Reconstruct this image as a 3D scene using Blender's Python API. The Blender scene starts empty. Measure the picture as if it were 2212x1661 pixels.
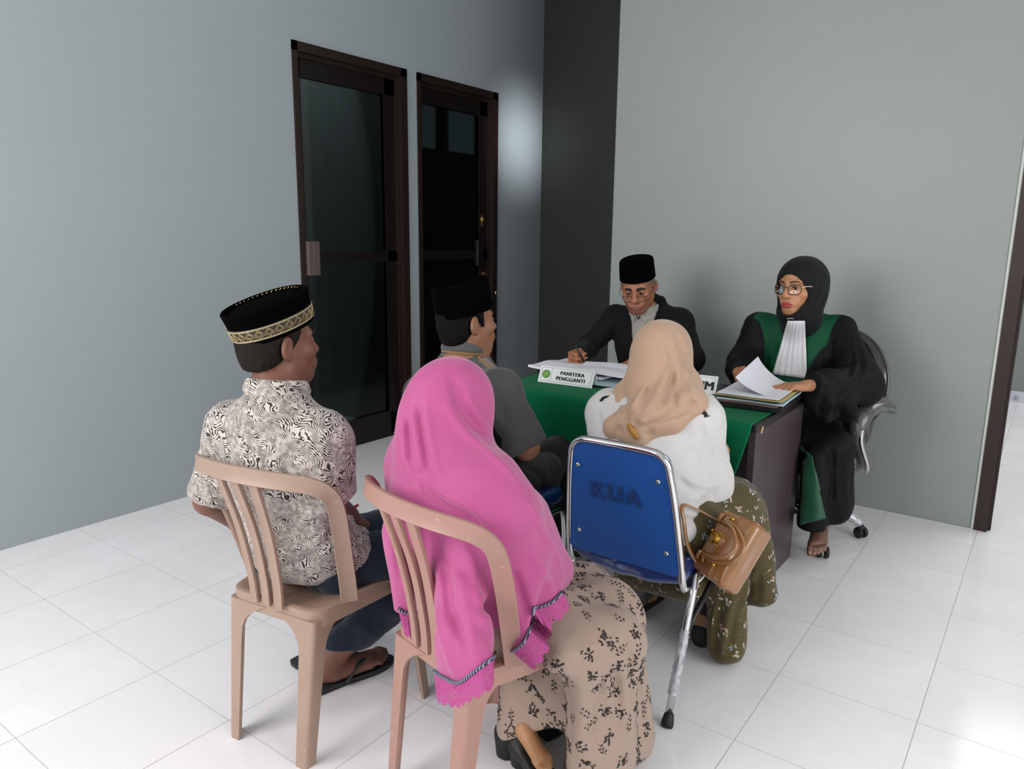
import bpy, bmesh, math, random
import numpy as np
from mathutils import Vector, Matrix
random.seed(7); RNG = np.random.RandomState(7)
COL = bpy.context.scene.collection
PI = math.pi
A3 = lambda *p: np.array(p, dtype=np.float64)
# ------------------------------------------------------------------ camera (matched to the room's vanishing lines)
FPX, PITCH, ROLL, YAW, CAMH = 1611.25, 0.196851, 0.0115424, 0.630222, 1.38
IMW, IMH = 2212.0, 1661.0
_f = A3(-math.sin(YAW)*math.cos(PITCH), math.cos(YAW)*math.cos(PITCH), -math.sin(PITCH))
_r = np.cross(_f, [0, 0, 1.]); _r /= np.linalg.norm(_r); _u = np.cross(_r, _f)
CR = math.cos(ROLL)*_r + math.sin(ROLL)*_u
CU = -math.sin(ROLL)*_r + math.cos(ROLL)*_u
CF = _f; CC = A3(0, 0, CAMH)
def ray(u, v): return CF + CR*((u-IMW/2)/FPX) - CU*((v-IMH/2)/FPX)
def at(u, v, x=None, y=None, z=None, d=None):
    """where the sight line of a point of the photograph meets a plane of the room"""
    r = ray(u, v)
    if x is not None: return CC + r*(x/r[0])
    if y is not None: return CC + r*(y/r[1])
    if z is not None: return CC + r*((z-CAMH)/r[2])
    return CC + r*d
def proj(P):
    q = np.asarray(P, float)-CC; w = q@CF
    return (q@CR)/w*FPX+IMW/2, IMH/2-(q@CU)/w*FPX, w
cam = bpy.data.cameras.new('camera'); camo = bpy.data.objects.new('camera', cam); COL.objects.link(camo)
cam.sensor_width = 36.0; cam.lens = 36.0*FPX/IMW; cam.clip_start = 0.05
camo.matrix_world = Matrix(((CR[0], CU[0], -CF[0], 0), (CR[1], CU[1], -CF[1], 0), (CR[2], CU[2], -CF[2], CAMH), (0, 0, 0, 1)))
bpy.context.scene.camera = camo
# ------------------------------------------------------------------ materials
def lin(c):
    if isinstance(c, str):
        c = [int(c[i:i+2], 16)/255 for i in (1, 3, 5)]
    return tuple((x/12.92 if x <= 0.04045 else ((x+0.055)/1.055)**2.4) for x in c)+(1.0,)
class NT:
    def __init__(s, name):
        s.m = bpy.data.materials.new(name); s.m.use_nodes = True; s.t = s.m.node_tree
        s.b = s.t.nodes['Principled BSDF']; s.out = s.t.nodes['Material Output']
    def n(s, typ, **kw):
        q = s.t.nodes.new(typ)
        for k, v in kw.items(): setattr(q, k, v)
        return q
    def l(s, a, b): s.t.links.new(a, b)
    def math(s, op, a, b=None, c=None):
        q = s.n('ShaderNodeMath', operation=op)
        for i, x in enumerate((a, b, c)):
            if x is None: continue
            if isinstance(x, (int, float)): q.inputs[i].default_value = x
            else: s.l(x, q.inputs[i])
        return q.outputs[0]
    def mix(s, f, a, b):
        q = s.n('ShaderNodeMix', data_type='RGBA')
        for i, x in ((0, f), (6, a), (7, b)):
            if isinstance(x, (int, float)): q.inputs[i].default_value = x
            elif isinstance(x, tuple): q.inputs[i].default_value = x
            else: s.l(x, q.inputs[i])
        return q.outputs[2]
    def coord(s, kind='Object', scale=None):
        q = s.n('ShaderNodeTexCoord').outputs[kind]
        if scale is not None:
            m = s.n('ShaderNodeMapping'); m.inputs['Scale'].default_value = scale if isinstance(scale, tuple) else (scale,)*3
            s.l(q, m.inputs[0]); q = m.outputs[0]
        return q
    def noise(s, v, scale, detail=2.0, rough=0.5, dist=0.0, col=False):
        q = s.n('ShaderNodeTexNoise'); q.inputs['Scale'].default_value = scale; q.inputs['Detail'].default_value = detail
        q.inputs['Roughness'].default_value = rough; q.inputs['Distortion'].default_value = dist
        if v is not None: s.l(v, q.inputs['Vector'])
        return q.outputs['Color' if col else 'Fac']
    def ramp(s, f, stops, interp='LINEAR'):
        q = s.n('ShaderNodeValToRGB'); r = q.color_ramp; r.interpolation = interp
        while len(r.elements) < len(stops): r.elements.new(0.5)
        for e, (p, c) in zip(r.elements, stops): e.position = p; e.color = c
        s.l(f, q.inputs[0]); return q.outputs[0]
    def bump(s, h, strength=0.3, dist=0.01):
        q = s.n('ShaderNodeBump'); q.inputs['Strength'].default_value = strength; q.inputs['Distance'].default_value = dist
        s.l(h, q.inputs['Height']); s.l(q.outputs[0], s.b.inputs['Normal']); return q
    def base(s, c):
        if isinstance(c, tuple): s.b.inputs['Base Color'].default_value = c
        else: s.l(c, s.b.inputs['Base Color'])
    def set(s, **kw):
        names = dict(rough='Roughness', metal='Metallic', spec='Specular IOR Level', coat='Coat Weight', coatr='Coat Roughness',
                     sheen='Sheen Weight', sheenr='Sheen Roughness', sss='Subsurface Weight', trans='Transmission Weight', ior='IOR', alpha='Alpha')
        for k, v in kw.items():
            i = s.b.inputs[names[k]]
            if isinstance(v, (int, float)): i.default_value = v
            else: s.l(v, i)
def simple(name, c, rough=0.5, metal=0.0, spec=0.5, bump=None, var=0.0, sheen=0.0, coat=0.0, vscale=6.0):
    t = NT(name); c = lin(c); v = t.coord()
    if var:
        f = t.noise(v, vscale, 4.0)
        t.base(t.mix(f, tuple(x*(1-var) for x in c[:3])+(1,), tuple(min(1, x*(1+var)) for x in c[:3])+(1,)))
    else: t.base(c)
    t.set(rough=rough, metal=metal, spec=spec, sheen=sheen, coat=coat)
    if bump: t.bump(t.noise(v, bump[0], 3.0), bump[1], bump[2] if len(bump) > 2 else 0.004)
    return t.m
# ------------------------------------------------------------------ objects
def tag(o, label=None, cat=None, group=None, kind=None):
    if label: o['label'] = label
    if cat: o['category'] = cat
    if group: o['group'] = group
    if kind: o['kind'] = kind
    return o
def empty(name, loc, label, cat, group=None, rz=0.0):
    o = bpy.data.objects.new(name, None); COL.objects.link(o); o.location = loc; o.rotation_euler = (0, 0, rz)
    o.empty_display_size = 0.1
    bpy.context.view_layer.update()
    return tag(o, label, cat, group)
def adopt(o, parent):
    """parent o and keep its world placement"""
    o.parent = parent
    o.matrix_parent_inverse = mworld(parent).inverted()
    return o
def mworld(o):
    m = o.matrix_basis.copy()
    if o.parent: m = mworld(o.parent) @ o.matrix_parent_inverse @ m
    return m
def put(name, verts, faces, mat, parent=None, smooth=True, matidx=None, color=None, label=None):
    me = bpy.data.meshes.new(name)
    verts = np.asarray(verts, np.float32).reshape(-1, 3)
    if isinstance(faces, np.ndarray):
        nf, k = faces.shape
        me.vertices.add(len(verts)); me.vertices.foreach_set('co', verts.ravel())
        me.loops.add(nf*k); me.loops.foreach_set('vertex_index', faces.astype(np.int32).ravel())
        me.polygons.add(nf); me.polygons.foreach_set('loop_start', np.arange(0, nf*k, k, dtype=np.int32))
        me.update(calc_edges=True); me.validate()
    else:
        me.from_pydata([tuple(map(float, v)) for v in verts], [], [tuple(int(i) for i in f) for f in faces]); me.update()
    mats = mat if isinstance(mat, (list, tuple)) else [mat]
    for m in mats: me.materials.append(m)
    if matidx is not None: me.polygons.foreach_set('material_index', np.asarray(matidx, np.int32))
    if smooth: me.polygons.foreach_set('use_smooth', np.ones(len(me.polygons), bool))
    if color is not None:
        a = me.color_attributes.new('tint', 'FLOAT_COLOR', 'POINT')
        c = np.ones((len(verts), 4), np.float32); c[:, :3] = color; a.data.foreach_set('color', c.ravel())
    o = bpy.data.objects.new(name, me); COL.objects.link(o)
    if label: o['label'] = label
    if parent is not None: adopt(o, parent)
    return o
class MB:
    """collects shapes and links them as ONE mesh object"""
    def __init__(s): s.v = []; s.f = []; s.mi = []; s.n = 0
    def add(s, v, f, mi=0):
        v = np.asarray(v, float).reshape(-1, 3); s.v.append(v); s.f += [tuple(int(i)+s.n for i in q) for q in f]; s.mi += [mi]*len(f); s.n += len(v); return s
    def box(s, lo, hi, mi=0, bev=0.0, M=None):
        lo = np.minimum(lo, hi).astype(float) if not isinstance(lo, list) else np.array(lo, float); hi = np.array(hi, float)
        bm = bmesh.new(); bmesh.ops.create_cube(bm, size=1.0)
        for w in bm.verts: w.co = Vector([(lo[i]+hi[i])/2+w.co[i]*(hi[i]-lo[i]) for i in range(3)])
        if bev: bmesh.ops.bevel(bm, geom=list(bm.edges), offset=bev, segments=2, affect='EDGES', profile=0.5)
        return s.bm(bm, mi, M)
    def bm(s, bm, mi=0, M=None):
        bm.verts.ensure_lookup_table(); bm.verts.index_update()
        v = np.array([w.co[:] for w in bm.verts]); f = [[w.index for w in q.verts] for q in bm.faces]; bm.free()
        if M is not None: v = v@np.array(M[:3, :3]).T+np.array(M[:3, 3])
        return s.add(v, f, mi)
    def tube(s, pts, r, seg=12, closed=False, caps=True, mi=0, flat=None):
        """round bar along points; r a number or one per point; flat=(a,b) gives an oval section"""
        P = np.asarray(pts, float); n = len(P); R = np.full(n, r, float) if np.isscalar(r) else np.asarray(r, float)
        T = np.gradient(P, axis=0) if not closed else np.roll(P, -1, 0)-np.roll(P, 1, 0)
        T /= np.linalg.norm(T, axis=1)[:, None]+1e-12
        up = A3(0, 0, 1) if abs(T[0][2]) < 0.9 else A3(0, 1, 0)
        N = up-T[0]*(up@T[0]); N /= np.linalg.norm(N); vs = []
        for i in range(n):
            N = N-T[i]*(N@T[i]); N /= np.linalg.norm(N); B = np.cross(T[i], N)
            a = np.linspace(0, 2*PI, seg, endpoint=False); fa, fb = flat or (1, 1)
            vs.append(P[i]+R[i]*(np.cos(a)[:, None]*N*fa+np.sin(a)[:, None]*B*fb))
        V = np.concatenate(vs); F = []
        m = n if closed else n-1
        for i in range(m):
            for j in range(seg):
                a, b = i*seg+j, i*seg+(j+1) % seg; c, d = ((i+1) % n)*seg+(j+1) % seg, ((i+1) % n)*seg+j
                F.append((a, b, c, d))
        if caps and not closed: F += [tuple(range(seg))[::-1], tuple((n-1)*seg+j for j in range(seg))]
        return s.add(V, F, mi)
    def loft(s, rings, mi=0, closed=True, caps=True, wrap=False):
        R = [np.asarray(r, float) for r in rings]; k = len(R[0]); F = []; n = len(R)
        for i in range(n if wrap else n-1):
            for j in range(k if closed else k-1):
                i2 = (i+1) % n; F.append((i*k+j, i*k+(j+1) % k, i2*k+(j+1) % k, i2*k+j))
        if caps and closed and not wrap: F += [tuple(range(k))[::-1], tuple((n-1)*k+j for j in range(k))]
        return s.add(np.concatenate(R), F, mi)
    def lathe(s, prof, c, seg=24, mi=0, axis=None, caps=True):
        """prof = [(radius, height)...] turned about an axis through c"""
        ax = A3(0, 0, 1) if axis is None else np.asarray(axis, float)/np.linalg.norm(axis)
        t = A3(1, 0, 0) if abs(ax[0]) < 0.9 else A3(0, 1, 0); N = np.cross(ax, t); N /= np.linalg.norm(N); B = np.cross(ax, N)
        a = np.linspace(0, 2*PI, seg, endpoint=False)
        return s.loft([np.asarray(c)+ax*h+max(r, 1e-4)*(np.cos(a)[:, None]*N+np.sin(a)[:, None]*B) for r, h in prof], mi, caps=caps)
    def build(s, name, mat, parent=None, smooth=False, auto=None, label=None, sub=0):
        o = put(name, np.concatenate(s.v), s.f, mat, parent, smooth, matidx=s.mi, label=label)
        bm = bmesh.new(); bm.from_mesh(o.data); bmesh.ops.recalc_face_normals(bm, faces=bm.faces)
        if auto is not None:
            lim = math.radians(auto)
            for e in bm.edges:
                e.smooth = not (len(e.link_faces) == 2 and e.calc_face_angle(0.0) > lim)
            for f in bm.faces: f.smooth = True
        bm.to_mesh(o.data); bm.free()
        if sub:
            q = o.modifiers.new('s', 'SUBSURF'); q.levels = q.render_levels = sub
        return o
def spline(pts, n=20, closed=False):
    P = np.asarray(pts, float); m = len(P); out = []
    segs = m if closed else m-1
    for i in range(segs):
        g = lambda j: P[j % m] if closed else (P[j] if 0 <= j < m else (2*P[0]-P[1] if j < 0 else 2*P[-1]-P[-2]))
        p0, p1, p2, p3 = g(i-1), g(i), g(i+1), g(i+2)
        for t in np.linspace(0, 1, n, endpoint=False):
            out.append(0.5*((2*p1)+(-p0+p2)*t+(2*p0-5*p1+4*p2-p3)*t*t+(-p0+3*p1-3*p2+p3)*t**3))
    if not closed: out.append(P[-1])
    return np.array(out)
def rotz(a): c, s = math.cos(a), math.sin(a); return np.array([[c, -s, 0], [s, c, 0], [0, 0, 1.]])
def rotx(a): c, s = math.cos(a), math.sin(a); return np.array([[1., 0, 0], [0, c, -s], [0, s, c]])
def roty(a): c, s = math.cos(a), math.sin(a); return np.array([[c, 0, s], [0, 1., 0], [-s, 0, c]])
D2R = math.radians
# ------------------------------------------------------------------ distance fields: bodies and cloth grow as one surface
_lat = RNG.rand(32, 32, 32).astype(np.float32)*2-1
def vnoise(P):
    i = np.floor(P).astype(np.int32); f = P-i; f = f*f*(3-2*f); i0 = i & 31; i1 = (i+1) & 31
    x0, y0, z0 = i0[..., 0], i0[..., 1], i0[..., 2]; x1, y1, z1 = i1[..., 0], i1[..., 1], i1[..., 2]
    a, b, c = f[..., 0], f[..., 1], f[..., 2]
    L = _lat
    return (((L[x0, y0, z0]*(1-a)+L[x1, y0, z0]*a)*(1-b)+(L[x0, y1, z0]*(1-a)+L[x1, y1, z0]*a)*b)*(1-c)
            + ((L[x0, y0, z1]*(1-a)+L[x1, y0, z1]*a)*(1-b)+(L[x0, y1, z1]*(1-a)+L[x1, y1, z1]*a)*b)*c)
def seg_dist(P, a, b):
    ab = b-a; t = np.clip(((P-a)@ab)/(ab@ab+1e-12), 0, 1); return np.linalg.norm(P-a-t[..., None]*ab, axis=-1), t
class Field:
    def __init__(s): s.ops = []
    def _op(s, kind, fn, lo, hi, k): s.ops.append((kind, fn, np.asarray(lo, float), np.asarray(hi, float), k)); return s
    def cap(s, a, b, ra, rb=None, k=0.02, sub=False):
        a = np.asarray(a, float); b = np.asarray(b, float); rb = ra if rb is None else rb
        def fn(P):
            d, t = seg_dist(P, a, b); return d-(ra+(rb-ra)*t)
        m = max(ra, rb); return s._op('sub' if sub else 'uni', fn, np.minimum(a, b)-m, np.maximum(a, b)+m, k)
    def chain(s, pts, rs, k=0.01, sub=False):
        rs = [rs]*len(pts) if np.isscalar(rs) else rs
        for i in range(len(pts)-1): s.cap(pts[i], pts[i+1], rs[i], rs[i+1], k, sub)
        return s
    def ell(s, c, r, R=None, k=0.02, sub=False):
        c = np.asarray(c, float); r = np.asarray(r, float); Q = np.eye(3) if R is None else np.asarray(R)
        def fn(P):
            q = (P-c)@Q; k0 = np.linalg.norm(q/r, axis=-1); k1 = np.linalg.norm(q/(r*r), axis=-1)
            return np.where(k1 > 1e-9, k0*(k0-1)/(k1+1e-9), -r.min())
        e = np.sqrt(((Q*r)**2).sum(1)); return s._op('sub' if sub else 'uni', fn, c-e, c+e, k)
    def box(s, c, h, R=None, rnd=0.01, k=0.01, sub=False):
        c = np.asarray(c, float); h = np.asarray(h, float); Q = np.eye(3) if R is None else np.asarray(R)
        def fn(P):
            q = np.abs((P-c)@Q)-(h-rnd); return np.linalg.norm(np.maximum(q, 0), axis=-1)+np.minimum(q.max(-1), 0)-rnd
        e = (np.abs(Q)*h).sum(1); return s._op('sub' if sub else 'uni', fn, c-e, c+e, k)
    def cut(s, p, n, k=0.004, lo=None, hi=None):
        """keep the side of the plane the normal points away from"""
        p = np.asarray(p, float); n = np.asarray(n, float)/np.linalg.norm(n)
        return s._op('int', lambda P: (P-p)@n, [-99]*3 if lo is None else lo, [99]*3 if hi is None else hi, k)
    def disp(s, fn, lo=None, hi=None): return s._op('add', fn, [-99]*3 if lo is None else lo, [99]*3 if hi is None else hi, 0)
    def noise(s, amp, freq, seed=0.0, lo=None, hi=None, stretch=None):
        S = np.ones(3) if stretch is None else np.asarray(stretch, float)
        return s.disp(lambda P: amp*vnoise(P*S*freq+seed*7.31), lo, hi)
    def groove(s, pts, w, a):
        """a fold along points on the surface: a > 0 presses in, a < 0 raises a ridge; tapers at both ends"""
        P0 = [np.asarray(p, float) for p in pts if p is not None]
        if len(P0) < 2: return s
        L = np.concatenate([[0], np.cumsum([np.linalg.norm(P0[i+1]-P0[i]) for i in range(len(P0)-1)])])
        def fn(P):
            best = np.full(P.shape[:-1], 9.0); tt = np.zeros(P.shape[:-1])
            for i in range(len(P0)-1):
                d, t = seg_dist(P, P0[i], P0[i+1]); m = d < best; best = np.where(m, d, best); tt = np.where(m, (L[i]+t*(L[i+1]-L[i]))/L[-1], tt)
            return a*np.exp(-(best/w)**2)*np.clip(np.minimum(tt, 1-tt)*5+0.15, 0, 1)
        A = np.array(P0); return s._op('add', fn, A.min(0)-3*w, A.max(0)+3*w, 0)
    def folds_px(s, lines, w, a):
        """folds drawn along what the photograph shows, laid onto the surface"""
        S = s.freeze()
        for q in lines:
            qq = [np.array(p, float) for p in q]
            dense = spline(qq, 4) if len(qq) > 2 else np.array([qq[0]+(qq[1]-qq[0])*t for t in np.linspace(0, 1, 6)])
            s.groove(S.hits(dense), w, a)
        return s
    def merge(s, o, k=0.02):
        lo, hi = o.bounds(); s.ops.append(('uni', o.ev, lo, hi, k)); return s
    def cut_px(s, a, b, y, k=0.006):
        """trim below the line through two points of the photograph, at depth y"""
        p, q = at(*a, y=y), at(*b, y=y); n = np.cross(q-p, CF); n = n if n@CU < 0 else -n; return s.cut((p+q)/2, n, k)
    def freeze(s): f = Field(); f.ops = list(s.ops); return f
    def hits(s, uv, t0=0.6):
        R = np.array([ray(u, v) for u, v in uv]); R /= np.linalg.norm(R, axis=1)[:, None]; t = np.full(len(R), t0); st = np.zeros(len(R), int)
        for _ in range(110):
            a = np.nonzero(st == 0)[0]
            if not len(a): break
            d = s.ev(CC+R[a]*t[a][:, None]); st[a[d < .0008]] = 1; t[a] += np.where(d < .0008, 0, np.maximum(d*.78, .0008)); st[a[t[a] > 6]] = 2
        return [CC+R[i]*t[i] if st[i] == 1 else None for i in range(len(R))]
    def hit(s, u, v, t0=0.6):
        r = ray(u, v); r = r/np.linalg.norm(r); t = t0
        for _ in range(140):
            d = s.ev((CC+r*t)[None])[0]
            if d < 0.0008: return CC+r*t
            t += max(d*0.75, 0.0008)
            if t > 7: return None
        return CC+r*t
    def _apply(s, v, d, kind, k):
        if kind == 'add': return v+d
        if kind == 'int': return -s._smin(-v, -d, k)
        if kind == 'sub': return -s._smin(-v, d, k)
        return s._smin(v, d, k)
    @staticmethod
    def _smin(a, b, k):
        if k <= 0: return np.minimum(a, b)
        h = np.maximum(k-np.abs(a-b), 0)/k; return np.minimum(a, b)-h*h*k*0.25
    def ev(s, P):
        P = np.asarray(P, float); v = np.full(P.shape[:-1], 0.4)
        for kind, fn, lo, hi, k in s.ops:
            if kind == 'add':
                m = np.all((P > lo) & (P < hi), axis=-1)
                if m.any(): v = v.copy(); v[m] += fn(P[m])
            else: v = s._apply(v, fn(P), kind, k)
        return v
    def grad(s, P, e=0.002):
        g = np.stack([s.ev(P+np.eye(3)[i]*e)-s.ev(P-np.eye(3)[i]*e) for i in range(3)], -1)
        return g/(np.linalg.norm(g, axis=-1, keepdims=True)+1e-9)
    def bounds(s):
        lo = np.min([o[2] for o in s.ops if o[0] == 'uni'], 0); hi = np.max([o[3] for o in s.ops if o[0] == 'uni'], 0); return lo, hi
    def mesh(s, h, lo=None, hi=None):
        L, H = s.bounds(); lo = L-0.03 if lo is None else np.maximum(L-0.03, lo); hi = H+0.03 if hi is None else np.minimum(H+0.03, hi)
        n = np.ceil((hi-lo)/h).astype(int)+1
        ax = [lo[i]+h*np.arange(n[i]) for i in range(3)]
        V = np.full(n, 0.12, np.float32)
        for kind, fn, a, b, k in s.ops:
            pad = k+3*h+0.012 if kind != 'add' else 0
            if kind in ('int',): pad = 0
            i0 = np.clip(np.floor((a-pad-lo)/h).astype(int), 0, n); i1 = np.clip(np.ceil((b+pad-lo)/h).astype(int)+1, 0, n)
            if np.any(i1 <= i0): continue
            sl = tuple(slice(i0[i], i1[i]) for i in range(3)); sv = V[sl]
            if kind == 'uni':
                G = np.stack(np.meshgrid(*[ax[i][sl[i]] for i in range(3)], indexing='ij'), -1).reshape(-1, 3)
                V[sl] = s._smin(sv, fn(G).reshape(sv.shape).astype(np.float32), k)
            else:
                m = np.abs(sv) < 0.035 if kind != 'int' else (sv < 0.035)
                if not m.any(): continue
                I = np.nonzero(m); G = np.stack([ax[i][I[i]+i0[i]] for i in range(3)], -1)
                sv[I] = s._apply(sv[I], fn(G).astype(np.float32), kind, k)
        return nets(V, lo, h)
    def parts(s, specs):
        """several boxes of one body at their own fineness, joined: [(h, lo, hi), ...]"""
        vs, fs, n = [], [], 0
        for h, lo, hi in specs:
            v, f = s.mesh(h, lo, hi); vs.append(v); fs.append(f+n); n += len(v)
        return np.concatenate(vs), np.concatenate(fs)
def nets(V, lo, h):
    S = V < 0; n = V.shape
    c = np.zeros([q-1 for q in n], np.int8)
    cor = [(i, j, k) for i in (0, 1) for j in (0, 1) for k in (0, 1)]
    for i, j, k in cor: c += S[i:n[0]-1+i, j:n[1]-1+j, k:n[2]-1+k]
    m = (c > 0) & (c < 8); I = np.stack(np.nonzero(m), -1); idx = np.full(m.shape, -1, np.int32); idx[m] = np.arange(len(I))
    acc = np.zeros((len(I), 3)); cnt = np.zeros(len(I))
    for ci, a in enumerate(cor):
        for b in cor[ci+1:]:
            if sum(abs(a[q]-b[q]) for q in range(3)) != 1: continue
            va = V[I[:, 0]+a[0], I[:, 1]+a[1], I[:, 2]+a[2]].astype(float); vb = V[I[:, 0]+b[0], I[:, 1]+b[1], I[:, 2]+b[2]].astype(float)
            x = (va < 0) != (vb < 0); t = np.where(x, va/np.where(x, va-vb, 1), 0)
            acc += np.where(x[:, None], np.array(a)+t[:, None]*(np.array(b)-np.array(a)), 0); cnt += x
    P = lo+h*(I+acc/np.maximum(cnt, 1)[:, None]); F = []
    for ax in range(3):
        u, w = [(1, 2), (2, 0), (0, 1)][ax]
        s0 = [slice(1, n[q]-1) for q in range(3)]; s1 = list(s0); s0[ax] = slice(0, n[ax]-1); s1[ax] = slice(1, n[ax])
        A, B = S[tuple(s0)], S[tuple(s1)]; E = np.stack(np.nonzero(A != B), -1)
        if not len(E): continue
        fl = A[E[:, 0], E[:, 1], E[:, 2]]
        off = np.ones(3, int); off[ax] = 0; E = E+off
        def cell(du, dw):
            q = E.copy(); q[:, u] -= du; q[:, w] -= dw; return idx[q[:, 0], q[:, 1], q[:, 2]]
        f = np.stack([cell(1, 1), cell(0, 1), cell(0, 0), cell(1, 0)], -1)
        f = np.where(fl[:, None], f, f[:, ::-1]); F.append(f[(f >= 0).all(1)])
    return P, np.concatenate(F) if F else np.zeros((0, 4), int)
# ================================================================== THE ROOM
XL, YR, ZC = -3.61, 4.118, 3.6
def wall_mat(name, c, v=0.05, gloss=0.42):
    t = NT(name); co = t.coord(); c = lin(c)
    big = t.noise(co, 0.9, 3.0, 0.6); fine = t.noise(co, 9.0, 5.0, 0.6)
    # roller patches: soft rectangles of repainted wall
    mp = t.n('ShaderNodeMapping'); mp.inputs['Scale'].default_value = (1.1, 1.1, 0.7); t.l(co, mp.inputs[0])
    vo = t.n('ShaderNodeTexVoronoi', distance='CHEBYCHEV'); vo.inputs['Scale'].default_value = 1.9; vo.inputs['Randomness'].default_value = 0.8
    t.l(mp.outputs[0], vo.inputs['Vector']); pa = t.n('ShaderNodeSeparateColor'); t.l(vo.outputs['Color'], pa.inputs[0])
    f = t.math('ADD', t.math('MULTIPLY', big, 0.55), t.math('ADD', t.math('MULTIPLY', fine, 0.2), t.math('MULTIPLY', pa.outputs[0], 0.28)))
    t.base(t.mix(f, tuple(x*(1-v) for x in c[:3])+(1,), tuple(x*(1+v) for x in c[:3])+(1,)))
    t.set(rough=gloss, spec=0.45); t.bump(t.math('ADD', t.noise(co, 45, 3.0), t.math('MULTIPLY', t.noise(co, 4, 2.0), 2.0)), 0.12, 0.004)
    return t.m
M_WL = wall_mat('paint_blue_grey', '#a0a8ac', 0.03)
M_WR = wall_mat('paint_green_grey', '#8b918d', 0.06)
M_WD = wall_mat('paint_shaded_recess', '#30332e', 0.06)  # dark colour carries the shadow lying in the recess
M_CEIL = simple('ceiling_white', '#d9dbd8', 0.9)
def floor_mat():
    t = NT('white_floor_tile'); co = t.coord(); sp = t.n('ShaderNodeSeparateXYZ'); t.l(co, sp.inputs[0])
    wob = t.math('MULTIPLY', t.math('SUBTRACT', t.noise(co, 6, 3.0), 0.5), 0.0016)
    def joint(c, off, w):
        q = t.math('ADD', t.math('ADD', c, off+40.0), wob)
        fr = t.math('MULTIPLY', t.math('FRACT', t.math('DIVIDE', q, 0.4)), 0.4)
        d = t.math('ABSOLUTE', t.math('SUBTRACT', fr, 0.2))
        return t.math('GREATER_THAN', d, 0.2-w), t.math('FLOOR', t.math('DIVIDE', q, 0.4))
    jx, ix = joint(sp.outputs[0], 0.582, 0.0013); jy, iy = joint(sp.outputs[1], -1.076, 0.0009)
    j = t.math('MAXIMUM', jx, jy)
    cm = t.n('ShaderNodeCombineXYZ'); t.l(ix, cm.inputs[0]); t.l(iy, cm.inputs[1])
    wn = t.n('ShaderNodeTexWhiteNoise', noise_dimensions='3D'); t.l(cm.outputs[0], wn.inputs['Vector'])
    body = t.mix(wn.outputs['Value'], lin('#f0ecef'), lin('#f5f2f5'))
    dirt = t.noise(co, 3.0, 6.0, 0.7)
    gr = t.mix(t.math('MULTIPLY', t.noise(co, 1.3, 3.0), 1.0), lin('#8d8884'), lin('#d2cdcb'))
    c = t.mix(j, t.mix(t.ramp(dirt, [(0.35, (1, 1, 1, 1)), (0.62, (0, 0, 0, 1))]), lin('#edeaec'), body), gr)
    sp1 = t.math('GREATER_THAN', t.noise(co, 23.0, 1.0), 0.86)     # specks of dirt
    c = t.mix(t.math('MULTIPLY', sp1, 0.6), c, lin('#7b7470'))
    t.base(c); t.set(rough=t.mix(j, (0.16,)*3+(1,), (0.7,)*3+(1,)), spec=0.5)
    t.bump(t.math('SUBTRACT', 1.0, j), 0.15, 0.002)
    return t.m
M_TILE = floor_mat()
M_FRAME = simple('brown_aluminium', '#2c1f1a', 0.38, 0.25, 0.5, var=0.08)
M_FRAMED = simple('dark_aluminium', '#1c1614', 0.35, 0.25, 0.5)
M_HANDLE = simple('brown_handle', '#60504b', 0.45, 0.1)
M_BRASS = simple('brass', '#c8a866', 0.3, 0.9)
def glass_mat():
    t = NT('tinted_glass'); tr = t.n('ShaderNodeBsdfTransparent'); tr.inputs[0].default_value = (0.21, 0.228, 0.226, 1)
    gl = t.n('ShaderNodeBsdfGlossy'); gl.inputs['Roughness'].default_value = 0.03; gl.inputs['Color'].default_value = (0.8, 0.85, 0.85, 1)
    fr = t.n('ShaderNodeFresnel'); fr.inputs[0].default_value = 1.45
    mx = t.n('ShaderNodeMixShader'); t.l(t.math('MULTIPLY', fr.outputs[0], 0.8), mx.inputs[0]); t.l(tr.outputs[0], mx.inputs[1]); t.l(gl.outputs[0], mx.inputs[2])
    t.l(mx.outputs[0], t.out.inputs[0]); return t.m
M_GLASS = glass_mat()
def struct(name, mb, mat, parent=None, **kw):
    o = mb.build(name, mat, parent, **kw)
    if parent is None: o['kind'] = 'structure'
    return o
m = MB(); m.add([(-9, -4, 0), (4, -4, 0), (4, 9, 0), (-9, 9, 0), (-9, -4, -.1), (4, -4, -.1), (4, 9, -.1), (-9, 9, -.1)], [(0, 1, 2, 3), (4, 7, 6, 5), (0, 4, 5, 1), (1, 5, 6, 2), (2, 6, 7, 3), (3, 7, 4, 0)])
struct('floor', m, M_TILE)
m = MB(); m.box((-9, -4, ZC), (4, 9, ZC+.1)); struct('ceiling', m, M_CEIL)
D1, D2, DH, YE = (2.834, 3.737), (3.837, 4.717), 2.43, 5.33
m = MB()
for lo, hi in (((XL-.13, -4, 0), (XL, D1[0], ZC)), ((XL-.13, D1[1], 0), (XL, D2[0], DH)), ((XL-.13, D2[1], 0), (XL, YE+.12, ZC)), ((XL-.13, D1[0], DH), (XL, D2[1], ZC))): m.box(lo, hi)
struct('wall_left', m, M_WL)
m = MB(); m.box((-2.262, YR, 0), (-.2, YR+.13, ZC), bev=.006); m.box((-.2, YR, 2.55), (4, YR+.13, ZC)); m.box((.85, YR, 0), (4, YR+.13, 2.55))
struct('wall_right', m, M_WR)
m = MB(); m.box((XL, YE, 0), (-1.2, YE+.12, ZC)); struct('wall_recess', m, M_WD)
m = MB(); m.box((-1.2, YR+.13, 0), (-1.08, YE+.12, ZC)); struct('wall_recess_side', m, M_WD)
m = MB(); m.box((-1.2, 7.75, 0), (4, 7.87, ZC)); struct('wall_far', m, M_WR)
t = NT('patterned_skirting_tile'); co = t.coord()
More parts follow.
